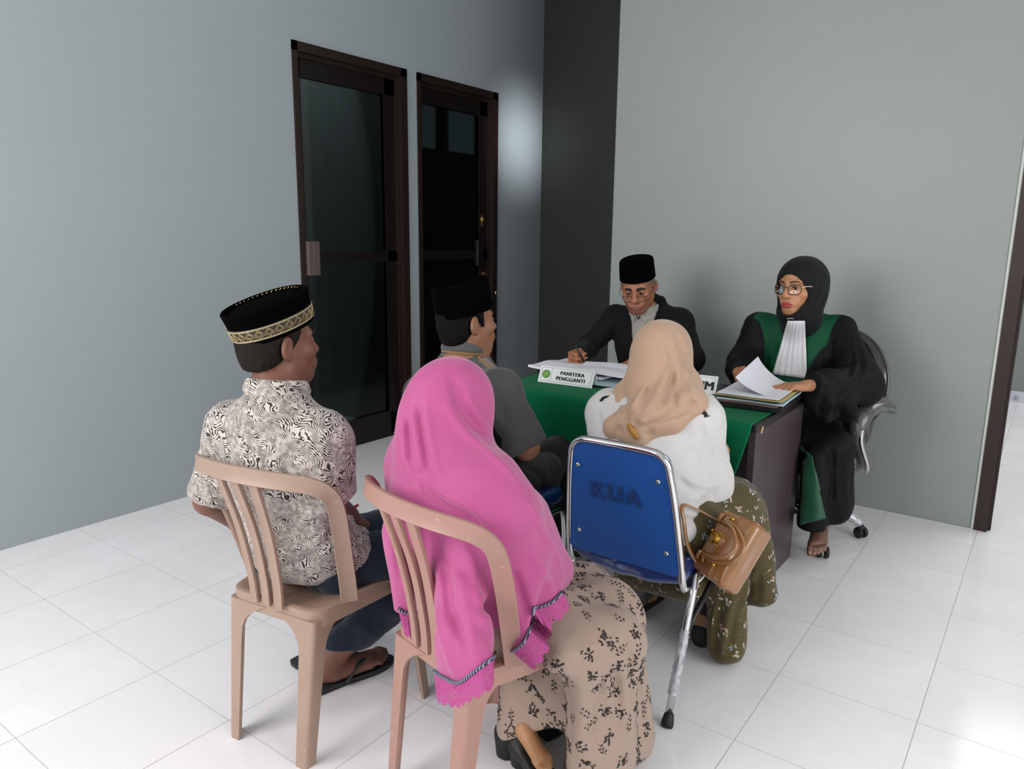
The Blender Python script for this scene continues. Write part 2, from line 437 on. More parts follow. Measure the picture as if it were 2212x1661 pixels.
w = t.n('ShaderNodeTexVoronoi'); w.inputs['Scale'].default_value = 14; t.l(co, w.inputs['Vector'])
t.base(t.ramp(w.outputs['Distance'], [(0.1, lin('#70788f')), (0.3, lin('#b9bdcc')), (0.6, lin('#d5d6de'))])); t.set(rough=.25); M_SKIRT = t.m
m = MB()
for i in range(12): m.box((-1.0+.3*i, 7.735, 0), (-1.0+.3*i+.297, 7.75, .1))
struct('baseboard_far', m, M_SKIRT)
m = MB(); m.box((-.2, YR-.012, 0), (-.145, YR+.10, 2.55)); m.box((-.2, YR-.012, 2.50), (.85, YR+.10, 2.55)); m.box((-.145, YR+.02, 0), (-.132, YR+.06, 2.5)); m.box((.80, YR-.012, 0), (.85, YR+.10, 2.55))
struct('door_3', m, M_FRAME)
m = MB(); m.box((-.213, YR-.006, 0), (-.2, YR+.01, 2.56), bev=.002); struct('trim_1', m, simple('plaster_edge_highlight', '#c9cdc6', .6))  # plaster strip kept paler: bevel highlight put into its colour
# --- the two aluminium doors in the left wall
def alu_door(name, y0, y1, hinge_left):
    fx0, fx1 = XL-.10, XL+.012                                  # frame depth in the wall
    fr = MB()
    fr.box((fx0, y0, 0), (fx1, y0+.035, DH)); fr.box((fx0, y1-.055, 0), (fx1, y1, DH)); fr.box((fx0, y0, DH-.05), (fx1, y1, DH))
    fr.box((fx0, y0+.035, 0), (fx1-.03, y0+.05, DH-.05)); fr.box((fx0, y1-.075, 0), (fx1-.03, y1-.055, DH-.05)); fr.box((fx0, y0, DH-.075), (fx1-.035, y1, DH-.05))
    o = struct(name, fr, M_FRAME)
    lx0, lx1 = XL-.075, XL-.035; a, b = y0+.05, y1-.075
    lf = MB(); lf.box((lx0, a, .03), (lx1, a+.03, DH-.075)); lf.box((lx0, b-.085, .03), (lx1, b, DH-.075)); lf.box((lx0, a, DH-.175), (lx1, b, DH-.075))
    lf.box((lx0, a, .002), (lx1, b, .17)); lf.box((lx0, a, 1.205), (lx1, b, 1.27)); lf.box((lx1-.004, a+.03, .17), (lx1+.004, b-.085, .182)); lf.box((lx1-.004, b-.097, .182), (lx1+.004, b-.085, DH-.175))
    leaf = lf.build('door_leaf', M_FRAMED, o)
    for z0, z1, nm in ((.17, 1.205, 'glass_pane'), (1.27, DH-.175, 'glass_pane')):
        g = MB(); g.box((XL-.058, a+.03, z0), (XL-.052, b-.085, z1)); g.build(nm, M_GLASS, leaf)
    return o, leaf
d1, l1 = alu_door('door_1', D1[0], D1[1], True)
m = MB(); m.box((XL-.04, 2.868, 1.135), (XL+.035, 2.905, 1.335), bev=.004); m.box((XL+.0, 2.900, 1.135), (XL+.035, 2.955, 1.335), bev=.006); m.build('door_handle', M_HANDLE, l1)
d2, l2 = alu_door('door_2', D2[0], D2[1], False)
m = MB(); m.box((XL-.04, 4.49, 1.15), (XL-.0, 4.56, 1.345), bev=.005); m.build('door_handle', M_FRAMED, l2)
m = MB(); m.lathe([(0, 0), (.02, 0), (.02, .012), (.012, .02), (0, .02)], (XL-.035, 4.575, 1.50), 16, axis=(1, 0, 0)); m.box((XL-.035, 4.565, 1.45), (XL-.028, 4.587, 1.53)); m.build('lock', M_BRASS, l2)
m = MB(); m.lathe([(0, 0), (.014, 0), (.014, .012), (0, .016)], (XL-.035, 4.60, 1.09), 16, axis=(1, 0, 0)); m.build('lock_knob', M_BRASS, l2)
# dim rooms behind the doors
M_IN = simple('inner_paint', '#757a7b', .7)
m = MB(); m.box((-5.6, 2.2, 0), (-5.5, 3.79, ZC)); m.box((-5.6, 2.1, 0), (XL-.13, 2.2, ZC)); m.box((-5.6, 3.77, 0), (XL-.13, 3.81, ZC)); struct('wall_room_behind', m, M_IN)
M_PANE = NT('dim_daylight_pane'); M_PANE.base(lin('#2a3033')); M_PANE.b.inputs['Emission Color'].default_value = lin('#8c9aa0'); M_PANE.b.inputs['Emission Strength'].default_value = 2.0; M_PANE = M_PANE.m
m = MB(); m.box((-4.75, 3.85, 0), (-4.65, 7.0, 2.13)); m.box((-4.75, 3.85, 2.55), (-4.65, 7.0, ZC)); m.box((-4.75, 3.85, 2.13), (-4.65, 4.93, 2.55)); m.box((-4.75, 5.25, 2.13), (-4.65, 5.36, 2.55)); m.box((-4.75, 5.8, 2.13), (-4.65, 7, 2.55)); m.box((-4.75, 6.9, 0), (XL-.13, 7, ZC)); struct('wall_room_inner', m, M_FRAMED)
m = MB(); m.box((-4.72, 4.93, 2.13), (-4.71, 5.8, 2.55)); struct('window_1', m, M_PANE)
# ================================================================== DAYLIGHT AND ADDED FILL
def area(name, loc, target, sx, sy, power, col=(1, 1, 1), spread=PI):
    l = bpy.data.lights.new(name, 'AREA'); l.shape = 'RECTANGLE'; l.size = sx; l.size_y = sy; l.energy = power; l.color = col; l.spread = spread
    o = bpy.data.objects.new(name, l); COL.objects.link(o); o.location = loc
    d = Vector(target)-Vector(loc); o.rotation_euler = d.to_track_quat('-Z', 'Y').to_euler(); return o
area('daylight_front_opening', (-2.8, -1.9, 2.2), (-1.9, 1.6, .1), 3.0, 2.4, 160, (1, .98, .97))
area('daylight_side_opening', (2.4, 1.4, 1.5), (-.6, 2.2, .2), 2.6, 2.2, 62, (.98, 1, .97))
area('daylight_far_room', (1.0, 6.2, 2.9), (1.0, 6.1, 0), 2.5, 2.5, 70, (1, .99, 1))
area('fill_room_behind', (-4.5, 3.0, 3.4), (-4.5, 3.2, 0), .8, .8, 110, (.97, 1, 1))  # added lamp, no real source: brightens the room seen through the door glass
area('daylight_recess_window', (-2.3, 4.75, 2.2), (-3.61, 5.02, 2.12), .3, .3, 1.1, (.92, .96, 1), D2R(40))
W = bpy.data.worlds.new('world'); bpy.context.scene.world = W; W.use_nodes = True
W.node_tree.nodes['Background'].inputs[0].default_value = (.9, .95, 1, 1); W.node_tree.nodes['Background'].inputs[1].default_value = 0.8
sc = bpy.context.scene; sc.view_settings.view_transform = 'Standard'; sc.view_settings.look = 'None'; sc.view_settings.gamma = 1.0
sc.view_settings.exposure = 0.12; sc.view_settings.use_curve_mapping = False
sc.cycles.max_bounces = 6; sc.cycles.diffuse_bounces = 4; sc.cycles.glossy_bounces = 3; sc.cycles.transmission_bounces = 4; sc.cycles.transparent_max_bounces = 8
sc.cycles.use_adaptive_sampling = True; sc.cycles.adaptive_threshold = 0.045; sc.cycles.caustics_reflective = False; sc.cycles.caustics_refractive = False
try: sc.cycles.use_denoising = True
except Exception: pass
# ================================================================== FURNITURE
def L2W(org, yaw, pts):
    return np.asarray(pts, float)@rotz(yaw).T+np.asarray(org, float)
def plastic(name, c, c2):
    t = NT(name); co = t.coord(); f = t.noise(co, 7, 5, .65); s = t.noise(co, 60, 3, .6)
    base = t.mix(f, lin(c), lin(c2)); sc_ = t.ramp(s, [(.66, (0, 0, 0, 1)), (.72, (1, 1, 1, 1))])
    t.base(t.mix(t.math('MULTIPLY', sc_, .25), base, lin('#d8c0b0'))); t.set(rough=.42, spec=.45, sss=0.0); t.bump(s, .06, .002); return t.m
M_PLA = plastic('faded_beige_plastic', '#937a6b', '#a38a7a')
M_PLB = plastic('faded_pink_plastic', '#a0746a', '#a28173')
def ribbon(mb, path, width, thick, nrm, taper=None):
    """a flat rounded band along a path; nrm gives the outward direction at each point"""
    P = np.asarray(path, float); T = np.gradient(P, axis=0); T /= np.linalg.norm(T, axis=1)[:, None]; rings = []
    prof = [(-.5, -.25), (-.46, -.5), (-.25, -.5), (.25, -.5), (.46, -.5), (.5, -.25), (.5, .25), (.46, .5), (.25, .35), (-.25, .35), (-.46, .5), (-.5, .25)]
    for i in range(len(P)):
        n = np.asarray(nrm(P[i]), float); n = n-T[i]*(n@T[i]); n /= np.linalg.norm(n); w = np.cross(T[i], n)
        ww = width if np.isscalar(width) else width[i]
        rings.append([P[i]+w*a*ww+n*b*thick for a, b in prof])
    mb.loft(rings)
def plastic_chair(org, yaw, mat, label, group='stacking plastic chairs'):
    W = lambda p: L2W(org, yaw, p)
    root = empty('plastic_chair', org, label, 'chair', group, yaw)
    ZS = .43
    # seat outline with rounded corners
    def outline(grow=0.0):
        cs = [(-.155, .04), (.155, .04), (.208, .40), (-.208, .40)]; out = []; rad = .05
        for i in range(4):
            p = A3(*cs[i]); a = A3(*cs[i-1])-p; b = A3(*cs[(i+1) % 4])-p; a /= np.linalg.norm(a); b /= np.linalg.norm(b)
            p0, p1 = p+a*rad, p+b*rad
            for t in np.linspace(0, 1, 7): out.append((1-t)**2*p0+2*t*(1-t)*p+t*t*p1)
        o = np.array(out); c = o.mean(0); return c+(o-c)*(1+grow)
    O = outline(); n = len(O); mb = MB()
    def ring(s, z, dip=0): q = outline(s); return [(x, y, z-dip) for x, y in q]
    m = MB(); rings = [ring(.0, ZS-.05), ring(.006, ZS-.02), ring(.0, ZS-.004), ring(-.04, ZS), ring(-.1, ZS-.003), ring(-.5, ZS-.012), ring(-.97, ZS-.014)]
    rings += [ring(-.97, ZS-.024), ring(-.08, ZS-.016), ring(-.045, ZS-.03), ring(-.04, ZS-.05)]
    m.loft([W(r) for r in rings], wrap=True); m.build('seat', mat, root, auto=50)
    # legs: corner-shaped channels that arch into the seat rim
    for ci, (cx, cy, sx, sy, fx, fy) in enumerate([(-.155, .04, -1, -1, -.142, -.005), (.155, .04, 1, -1, .142, -.005), (.208, .40, 1, 1, .235, .435), (-.208, .40, -1, 1, -.235, .435)]):
        m = MB(); rings = []
        for z in list(np.linspace(0, .30, 6))+[.33, .35, .365, .378, .388, .395, .402]:
            t = z/.43; ox = fx+(cx-fx)*t; oy = fy+(cy-fy)*t
            f = max(0, (z-.305)/.097); w = .036+.016*t+.085*f**2.8; th = .009; r = .014
            pts = []
            # outer L with rounded corner, then inner L
            pts.append((ox-sx*w, oy)); 
            for a in np.linspace(0, 1, 6): pts.append((ox-sx*r*(1-a)**2, oy-sy*r*a**2))
            pts.append((ox, oy-sy*w)); pts.append((ox-sx*th, oy-sy*w)); pts.append((ox-sx*(th+.006), oy-sy*(th+.012))); pts.append((ox-sx*(th+.012), oy-sy*(th+.006))); pts.append((ox-sx*w, oy-sy*th))
            rings.append(W([(x, y, z) for x, y in pts]))
        m.loft(rings); m.build('leg', mat, root, auto=40)
    m = MB()
    half = [(.178, .145, .425), (.186, .132, .47), (.198, .108, .56), (.211, .082, .65), (.222, .058, .715), (.224, .04, .752), (.214, .018, .777), (.19, -.006, .792), (.15, -.03, .800), (.09, -.05, .805), (.0, -.062, .808)]
    path = half+[(-x, y, z) for x, y, z in half[:-1][::-1]]
    path = spline(path, 5); nr = lambda p: (p[0]*.9, p[1]-.30, .05)
    m2 = MB(); 
    wid = np.interp(np.abs(np.linspace(-1, 1, len(path))), [0, .45, .62, 1], [.043, .041, .044, .046])
    ribbon(m2, path, wid, .014, nr)
    for xb, xt in ((-.042, -.058), (.0, 0.0), (.042, .058)):
        pp = spline([(xb, .028, .42), (xb+(xt-xb)*.2, .022, .50), (xb+(xt-xb)*.55, -.004, .64), (xt, -.046-(.002 if xb else .006), .785)], 6)
        ribbon(m2, pp, .027, .011, nr)
    m2.v = [W(v) for v in m2.v]; m2.build('backrest', mat, root, auto=40)
    return root
plastic_chair((-1.578, 1.06, 0), D2R(8), M_PLA, 'beige plastic chair under the man in the patterned shirt')
plastic_chair((-1.10, 1.145, 0), D2R(-12), M_PLB, 'pinkish plastic chair under the woman in the pink headscarf')

# ---- blue padded chairs with chrome frames
M_CHROME = simple('chrome', '#d0d0d2', 0.12, 1.0)
M_BLACKMET = simple('black_metal', '#141414', 0.4, 0.2)
M_RUBBER = simple('black_rubber', '#101010', 0.6)
def fabric_blue():
    t = NT('blue_vinyl_cloth'); co = t.coord(); f = t.noise(co, 4, 4); w = t.noise(co, 420, 1)
    t.base(t.mix(f, lin('#0a448e'), lin('#0f4f9b'))); t.set(rough=.55, spec=.3, sheen=.15); t.bump(w, .25, .001); return t.m
M_BLUE = fabric_blue()
def wrap_mat(name, c, b=.4, sc_=26):
    t = NT(name); co = t.coord(); t.base(lin(c)); n1 = t.noise(co, sc_, 4, .6, 1.2)
    t.set(rough=.3, spec=.5, coat=1.0, coatr=.12); t.bump(n1, b, .008); return t.m
M_BLUEW = wrap_mat('blue_seat_in_clear_wrap', '#16306e')
def clear_wrap():
    t = NT('clear_plastic_wrap'); tr = t.n('ShaderNodeBsdfTransparent'); tr.inputs[0].default_value = (.93, .93, .95, 1)
    t.base(lin('#d9d9df')); t.set(rough=.18, spec=.9); t.bump(t.noise(t.coord(), 55, 3, .6, 1.0), .7, .006)
    f = t.ramp(t.noise(t.coord(), 40, 3), [(.35, (.25, .25, .25, 1)), (.7, (.75, .75, .75, 1))])
    mx = t.n('ShaderNodeMixShader'); t.l(f, mx.inputs[0]); t.l(tr.outputs[0], mx.inputs[1]); t.l(t.b.outputs[0], mx.inputs[2]); t.l(mx.outputs[0], t.out.inputs[0]); return t.m
M_WRAP = clear_wrap()
M_INK = simple('faded_marker', '#0d316a', .8)
def text_mesh(s, size, extr=0.0006, bold=0.0, space=1.0, align='CENTER'):
    c = bpy.data.curves.new('lettering', 'FONT'); c.body = s; c.size = size; c.extrude = extr; c.offset = bold; c.align_x = align; c.align_y = 'CENTER'; c.space_character = space; c.space_line = .85
    o = bpy.data.objects.new('lettering_source', c); COL.objects.link(o); dg = bpy.context.evaluated_depsgraph_get(); dg.update()
    me = bpy.data.meshes.new_from_object(o.evaluated_get(dg)); v = np.array([q.co[:] for q in me.vertices]); f = [list(p.vertices) for p in me.polygons]
    bpy.data.objects.remove(o); bpy.data.curves.remove(c); bpy.data.meshes.remove(me); return v, f
def blue_chair(org, label, film=False):
    o0 = A3(*org); W = lambda p: np.asarray(p, float)+o0
    root = empty('padded_chair', org, label, 'chair', 'blue padded chairs')
    # back frame: one bent tube
    hp = [(.188, .10, .352), (.190, .04, .353), (.193, .0, .372), (.190, -.02, .46), (.176, -.048, .62), (.164, -.066, .715), (.155, -.073, .757), (.130, -.078, .782), (.09, -.079, .788), (0, -.079, .789)]
    path = spline([W(p) for p in hp]+[W((-x, y, z)) for x, y, z in hp[:-1][::-1]], 6)
    m = MB(); m.tube(path, .0115, 12, flat=(1.15, .9)); m.build('back_frame', M_CHROME, root, smooth=True)
    # padded panel: rounded board that widens downwards
    def panel(y, s, dz=0):
        pts = []
        for cx, cz, a0 in ((.132, .765, 0), (-.132, .765, 90), (-.166, .450, 180), (.166, .450, 270)):
            r = .03
            for a in np.linspace(a0, a0+90, 7): pts.append((cx+r*math.cos(D2R(a))*s-(1-s)*cx*.2, y-.068*(cz-.38)/.4, cz-.012+r*math.sin(D2R(a))*s-(1-s)*(cz-.57)*.2))
        # sag of the lower edge
        return [W((x, yy, z-(.012*(1-(x/.2)**2) if z < .45 else 0))) for x, yy, z in pts]
    m = MB(); m.loft([panel(.012, .9), panel(.004, 1.0), panel(-.006, 1.02), panel(-.012, .97), panel(-.014, .8)]); bk = m.build('backrest', M_BLUE, root, auto=50)
    for x, z in ((-.138, .70), (.128, .70), (-.148, .475), (.148, .475)):
        m = MB(); m.lathe([(0, 0), (.0075, 0), (.007, .003), (.003, .005), (0, .005)], W((x, -.015-.068*(z-.38)/.4, z)), 14, axis=(0, -1, -.17)); m.build('screw', M_CHROME, bk, smooth=True)
    # seat cushion under its factory wrap
    f = Field(); f.box(W((0, .20, .405)), (.198, .205, .035), rnd=.03); f.ell(W((0, .015, .385)), (.172, .035, .036), k=.02); f.noise(.004, 22, 3)
    v, q = f.mesh(.008); put('seat', v, q, M_BLUEW, root)
    for s in (-1, 1):
        m = MB(); m.tube([W((s*.205, .10, .40)), W((s*.207, .06, .385)), W((s*.222, -.133, .012))], .011, 12); lg = m.build('leg', M_CHROME, root, smooth=True)
        m = MB(); m.lathe([(0, 0), (.017, 0), (.018, .012), (.014, .035), (.0115, .04)], W((s*.223, -.135, 0)), 16, axis=(0, .17, .42)); m.build('rubber_foot', M_RUBBER, lg, smooth=True)
        if s > 0:   # torn packing film still on the leg
            m = MB(); P = [W((s*.222, -.133, .012))+(W((s*.207, .06, .385))-W((s*.222, -.133, .012)))*t for t in np.linspace(.18, .62, 26)]
            m.tube(P, [.0125+.0022*abs(math.sin(i*1.7))+.0008*(i % 3) for i in range(26)], 9, caps=False); m.build('packing_film', M_WRAP, lg, smooth=True)
        m = MB(); m.tube(spline([W((s*.2, .08, .362)), W((s*.2, .30, .362)), W((s*.2, .37, .35)), W((s*.2, .395, .30)), W((s*.2, .405, .16)), W((s*.2, .41, .01))], 6), .011, 12); lg = m.build('leg', M_CHROME, root, smooth=True)
        m = MB(); m.lathe([(0, 0), (.016, 0), (.016, .03), (.0115, .035)], W((s*.2, .41, 0)), 14); m.build('rubber_foot', M_RUBBER, lg, smooth=True)
        m = MB(); m.tube([W((s*.214, -.02, .23)), W((s*.2, .30, .35))], .009, 10); m.build('brace', M_BLACKMET, root, smooth=True)
    if film:
        m = MB(); P = [W((.2, .405, .16))+A3(0, .0003*i, -.006*i) for i in range(14)]; m.tube(P, [.016+.008*abs(math.sin(i*1.3)) for i in range(14)], 9, caps=False); m.build('packing_film', M_WRAP, lg, smooth=True)
    m = MB(); m.tube([W((-.2, .33, .345)), W((.2, .33, .345))], .009, 10); m.build('crossbar', M_BLACKMET, root, smooth=True)
    return root, bk, W
BC1, BK1, W1 = blue_chair((-.982, 1.95, 0), 'blue padded chair with handwritten letters, under the woman in the beige headscarf')
v, f_ = text_mesh('KUA', .072, .0004, .0022, 1.3)
R_ = rotx(D2R(90+9.7)); m = MB(); v = v@R_.T; m.add(v+A3(-.982-.010, 1.95-.0620, .628), f_); m.build('marker_lettering', M_INK, BK1)
BC2, BK2, W2 = blue_chair((-1.64, 1.93, 0), 'blue padded chair under the man in the grey shirt', True)

# ---- desk, cloth
def wood_dark():
    t = NT('dark_brown_laminate'); co = t.coord('Object', (9, 9, 1.2)); n1 = t.noise(co, 3, 5, .6, .6)
    t.base(t.mix(n1, lin('#35292d'), lin('#504247'))); t.set(rough=.36, spec=.5); t.bump(n1, .05, .002); return t.m
M_DESK = wood_dark()
M_DESKTOP = simple('black_edge_band', '#191416', .35)
DX0, DX1, DY0, DY1, DZ = -1.965, -.812, 2.595, 3.255, .73
root = empty('desk', ((DX0+DX1)/2, (DY0+DY1)/2, 0), 'dark brown wooden desk half covered by a green cloth', 'desk')
m = MB(); m.box((DX0, DY0, DZ-.03), (DX1, DY1, DZ), bev=.004); m.build('desktop', M_DESKTOP, root)
for x in (DX0+.01, DX1-.038):
    m = MB(); m.box((x, DY0+.03, 0), (x+.028, DY1-.02, DZ-.03), bev=.002); m.build('side_panel', M_DESK, root)
m = MB(); m.box((DX0+.038, DY1-.25, .12), (DX1-.038, DY1-.23, DZ-.03)); m.build('back_panel', M_DESK, root)
m = MB(); m.box((DX0+.04, DY0+.05, .02), (DX0+.42, DY1-.06, DZ-.04), bev=.002); m.box((DX0+.05, DY0+.04, .04), (DX0+.41, DY0+.052, .66)); m.build('drawer_pedestal', M_DESK, root)
m = MB(); m.tube([(DX1+.001, DY0+.05, .69), (DX1+.004, DY0+.052, .715)], .004, 8); m.build('edge_chip', simple('raw_wood_chip', '#c9a07a', .7), root)
def cloth_green():
    t = NT('green_tablecloth'); co = t.coord(); t.base(t.mix(t.noise(co, 2.5, 3), lin('#02613c'), lin('#046b44'))); t.set(rough=.8, spec=.12, sheen=.03)
    t.bump(t.noise(co, 380, 1), .2, .001); return t.m
M_GREEN = cloth_green()
nx, ny = 120, 70; V = []
for j in range(ny+1):
    for i in range(nx+1):
        u = i/nx; s = j/ny*(.52+.30)
        x = DX0-.004+(DX1-.012-DX0)*u+.002
        if s < .50:      # lying on the top
            y = DY0+.50-s+.0; z = DZ+.0025+.0012*math.sin(9*x+3*y)*math.sin(7*y)
        else:
            q = s-.50; a = min(q/.02, PI/2) if q < .0314 else PI/2
            dr = max(0, q-.0314)
            y = DY0-.02*math.sin(a)+.0; z = DZ+.0025-.02*(1-math.cos(a))-dr
            amp = dr/.28
            rip = .016*math.sin(x*19+.6)+.010*math.sin(x*41+1.3)+.006*math.sin(x*73)
            y += amp*(rip-.02)
            edge = max(0, (u-.86)/.14); x -= amp*.055*edge**1.2; y -= amp*.028*edge**2*1.6
            x += amp*.006*math.sin(x*37)
        V.append((x, y, z))
F_ = [(j*(nx+1)+i, j*(nx+1)+i+1, (j+1)*(nx+1)+i+1, (j+1)*(nx+1)+i) for j in range(ny) for i in range(nx)]
o = put('tablecloth', V, F_, M_GREEN); md = o.modifiers.new('thickness', 'SOLIDIFY'); md.thickness = .0022; md.offset = 1
tag(o, 'plain green cloth over the desk, hanging down its front', 'tablecloth')

# ---- name plates
M_PLATE = simple('white_acrylic', '#d9dbdb', .28); M_PRINT = simple('black_print', '#141416', .5)
M_EMB = simple('emblem_green', '#4d8f2e', .45); M_EMB2 = simple('emblem_yellow', '#b6b23a', .45); M_EMB3 = simple('emblem_dark_green', '#3a5a22', .5)
def nameplate(c, yaw, w, h, lines, label, emblem, size):
    """tent-shaped plate: a leaning front face on a rear strut"""
    R = rotz(yaw); c = A3(*c); tilt = D2R(24)
    root = empty('name_plate', c, label, 'name plate', rz=yaw); X = lambda p: np.asarray(p, float)@R.T+c
    Rt = rotx(-tilt)       # leans back
    FR = lambda p: X(np.asarray(p, float)@Rt.T)
    m = MB(); m.box((-w/2, 0, 0), (w/2, .004, h), bev=.0012); m.v = [FR(q) for q in m.v]; face = m.build('front_face', M_PLATE, root)
    top = A3(0, 0, h)@Rt.T; m = MB(); dy = top[1]*2-.004
    m.loft([X([(-w/2, top[1]+.001, top[2]-.001), (w/2, top[1]+.001, top[2]-.001), (w/2, top[1]+.004, top[2]), (-w/2, top[1]+.004, top[2])]), X([(-w/2, dy, 0), (w/2, dy, 0), (w/2, dy+.004, 0), (-w/2, dy+.004, 0)])]); m.build('rear_strut', M_PLATE, root)
    m = MB(); bx0, bx1, z0, z1, lw = -w/2+.012, w/2-.01, .008, h-.006, .0009
    for a, b in (((bx0, z0), (bx1, z0+lw)), ((bx0, z1-lw), (bx1, z1)), ((bx0, z0), (bx0+lw, z1)), ((bx1-lw, z0), (bx1, z1))): m.box((a[0], -.0006, a[1]), (b[0], .0006, b[1]))
    if emblem: m.box((-w/2+.062, -.0006, z0), (-w/2+.062+lw, .0006, z1))
    for s, sz, x, z in lines:
        v, f = text_mesh(s, sz, .0006, 0.0, 1.12 if emblem else 1.02); v = v@rotx(PI/2).T+A3(x, -.0006, z)
        for dx in (-.05, -.025, 0, .025, .05): m.add(v+A3(dx*sz, 0, 0), f)
    m.v = [FR(q) for q in m.v]; m.build('printed_text', M_PRINT, face)
    if emblem:
        ec = (-w/2+.037, -.001, h*.52); m = MB()
        m.lathe([(0, 0), (.0185, 0), (.0185, .0012), (.0165, .0014), (0, .0014)], ec, 32, axis=(0, -1, 0)); m.v = [FR(q) for q in m.v]; e = m.build('emblem', M_EMB, face)
        m = MB(); a = np.linspace(0, 2*PI, 33)
        m.tube([(ec[0]+.0175*math.cos(t), -.0026, ec[2]+.0175*math.sin(t)) for t in a[:-1]], .0012, 6, closed=True); m.v = [FR(q) for q in m.v]; m.build('emblem_rim', M_EMB3, e)
        m = MB()
        for dx in (-.006, -.002, .002, .006): m.box((ec[0]+dx-.001, -.0036, ec[2]-.008+abs(dx)), (ec[0]+dx+.001, -.0024, ec[2]+.008-abs(dx)))
        m.v = [FR(q) for q in m.v]; m.build('emblem_motif', M_EMB2, e)
    return root
nameplate((-1.725, 2.755, DZ+.004), D2R(4), .272, .078, [('PANITERA', .0238, .030, .051), ('PENGGANTI', .0238, .026, .026)], 'small white name plate with green round emblem and two printed lines', True, .02)
nameplate((-1.25, 2.92, DZ+.004), D2R(6), .30, .088, [('HAKIM', .052, .058, .043)], 'white name plate in large black capitals, partly behind the beige headscarf', False, .05)

# ---- papers and files on the desk
M_PAPER = simple('white_paper', '#dcdae3', .75, spec=.2); M_PAPER2 = simple('cream_paper', '#d6cfb4', .75)
M_FOLDD = simple('dark_folder', '#22302f', .4); M_FOLDR = simple('maroon_folder', '#6a4a44', .5); M_FOLDB = simple('pale_blue_folder', '#a9bfc8', .5); M_FOLDY = simple('yellow_folder', '#b9a765', .5); M_FOLDBK = simple('black_folder', '#151517', .4)
def sheet(name, c, yaw, w, l, th, mat, label, cat, group=None, wave=0.0, seed=0, lift=None, n=16):
    """a bundle of sheets lying at c; lift(u,v) raises it"""
    R = rotz(yaw); top = []; c = A3(*c)
    for j in range(n+1):
        for i in range(n+1):
            u, v = i/n-.5, j/n-.5; z = wave*(math.sin(u*7+seed)+math.sin(v*9+seed*1.7)+2)*.25
            p = A3(u*w, v*l, z)
            if lift: p = lift(u, v, p)
            top.append(p)
    top = np.array(top); k = (n+1)**2; bot = top.copy(); top = top+A3(0, 0, th)
    V = np.concatenate([top, bot])@R.T+c; q = lambda i, j: j*(n+1)+i; F = []
    for j in range(n):
        for i in range(n):
            F.append((q(i, j), q(i+1, j), q(i+1, j+1), q(i, j+1))); F.append((k+q(i, j), k+q(i, j+1), k+q(i+1, j+1), k+q(i+1, j)))
    for i in range(n):
        F += [(q(i, 0), k+q(i, 0), k+q(i+1, 0), q(i+1, 0)), (q(i, n), q(i+1, n), k+q(i+1, n), k+q(i, n)), (q(0, i), q(0, i+1), k+q(0, i+1), k+q(0, i)), (q(n, i), k+q(n, i), k+q(n, i+1), q(n, i+1))]
    o = put(name, V, F, mat, smooth=False); return tag(o, label, cat, group)
Z0 = DZ+.006
sheet('folder', (-1.66, 2.93, Z0), D2R(3), .34, .26, .008, M_FOLDD, 'dark thin folder under the loose papers, behind the small name plate', 'folder')
sheet('folder', (-1.58, 2.885, Z0+.009), D2R(2), .22, .18, .004, M_FOLDB, 'pale blue folder under the loose white papers near the headscarf', 'folder')
sheet('paper_sheets', (-1.80, 3.03, Z0+.017), D2R(-9), .44, .28, .012, M_PAPER, 'fanned white papers spread to the far end of the desk under the fist', 'papers', wave=.016, seed=1)
sheet('paper_sheets', (-1.62, 2.98, Z0+.038), D2R(6), .34, .25, .008, M_PAPER, 'white papers under the flat hand of the man in black suit', 'papers', wave=.014, seed=2.2)
sheet('paper_clip_board', (-1.72, 2.885, Z0+.046), D2R(24), .10, .02, .004, M_FOLDY, 'narrow brown strip of card among the white papers', 'card')
SC_ = A3(-.93, 2.985, Z0)
for k, (mt, nm, lb, w, l, th, dy) in enumerate([(M_FOLDBK, 'folder', 'thick black folder at the bottom of the file stack', .255, .40, .018, 1), (M_FOLDR, 'folder', 'maroon folder low in the file stack', .25, .395, .006, -1), (M_FOLDB, 'folder', 'pale blue folder in the middle of the file stack', .255, .40, .007, 2), (M_FOLDD, 'folder', 'dark green folder near the top of the file stack', .25, .39, .004, -1), (M_FOLDY, 'folder', 'yellow folder on top of the file stack under white pages', .256, .405, .003, 1)]):
    sheet(nm, SC_+A3(.003*dy, .004*dy, 0), D2R(2+dy*.8), w, l, th, mt, lb, 'folder', 'files stacked in front of the woman in the robe', wave=.003, seed=k)
    SC_ = SC_+A3(0, 0, th+.0015)
sheet('paper_sheets', SC_+A3(.0, -.002, .001), D2R(3), .235, .385, .004, M_PAPER, 'white pages lying open on top of the file stack', 'papers', wave=.004, seed=4)
def lift(u, v, p):
    k = .5-u; f = max(0.0, k-.28)/.72      # pages turned up from the right-hand third leftwards
    return A3(p[0]+.05*f*f, p[1], p[2]+.078*f**1.25*(.75+.5*(v+.5)))
sheet('paper_sheets', SC_+A3(.0, .02, .006), D2R(4), .235, .33, .0015, M_PAPER, 'white page lifted and curling up over the file stack', 'papers', lift=lift, n=24)

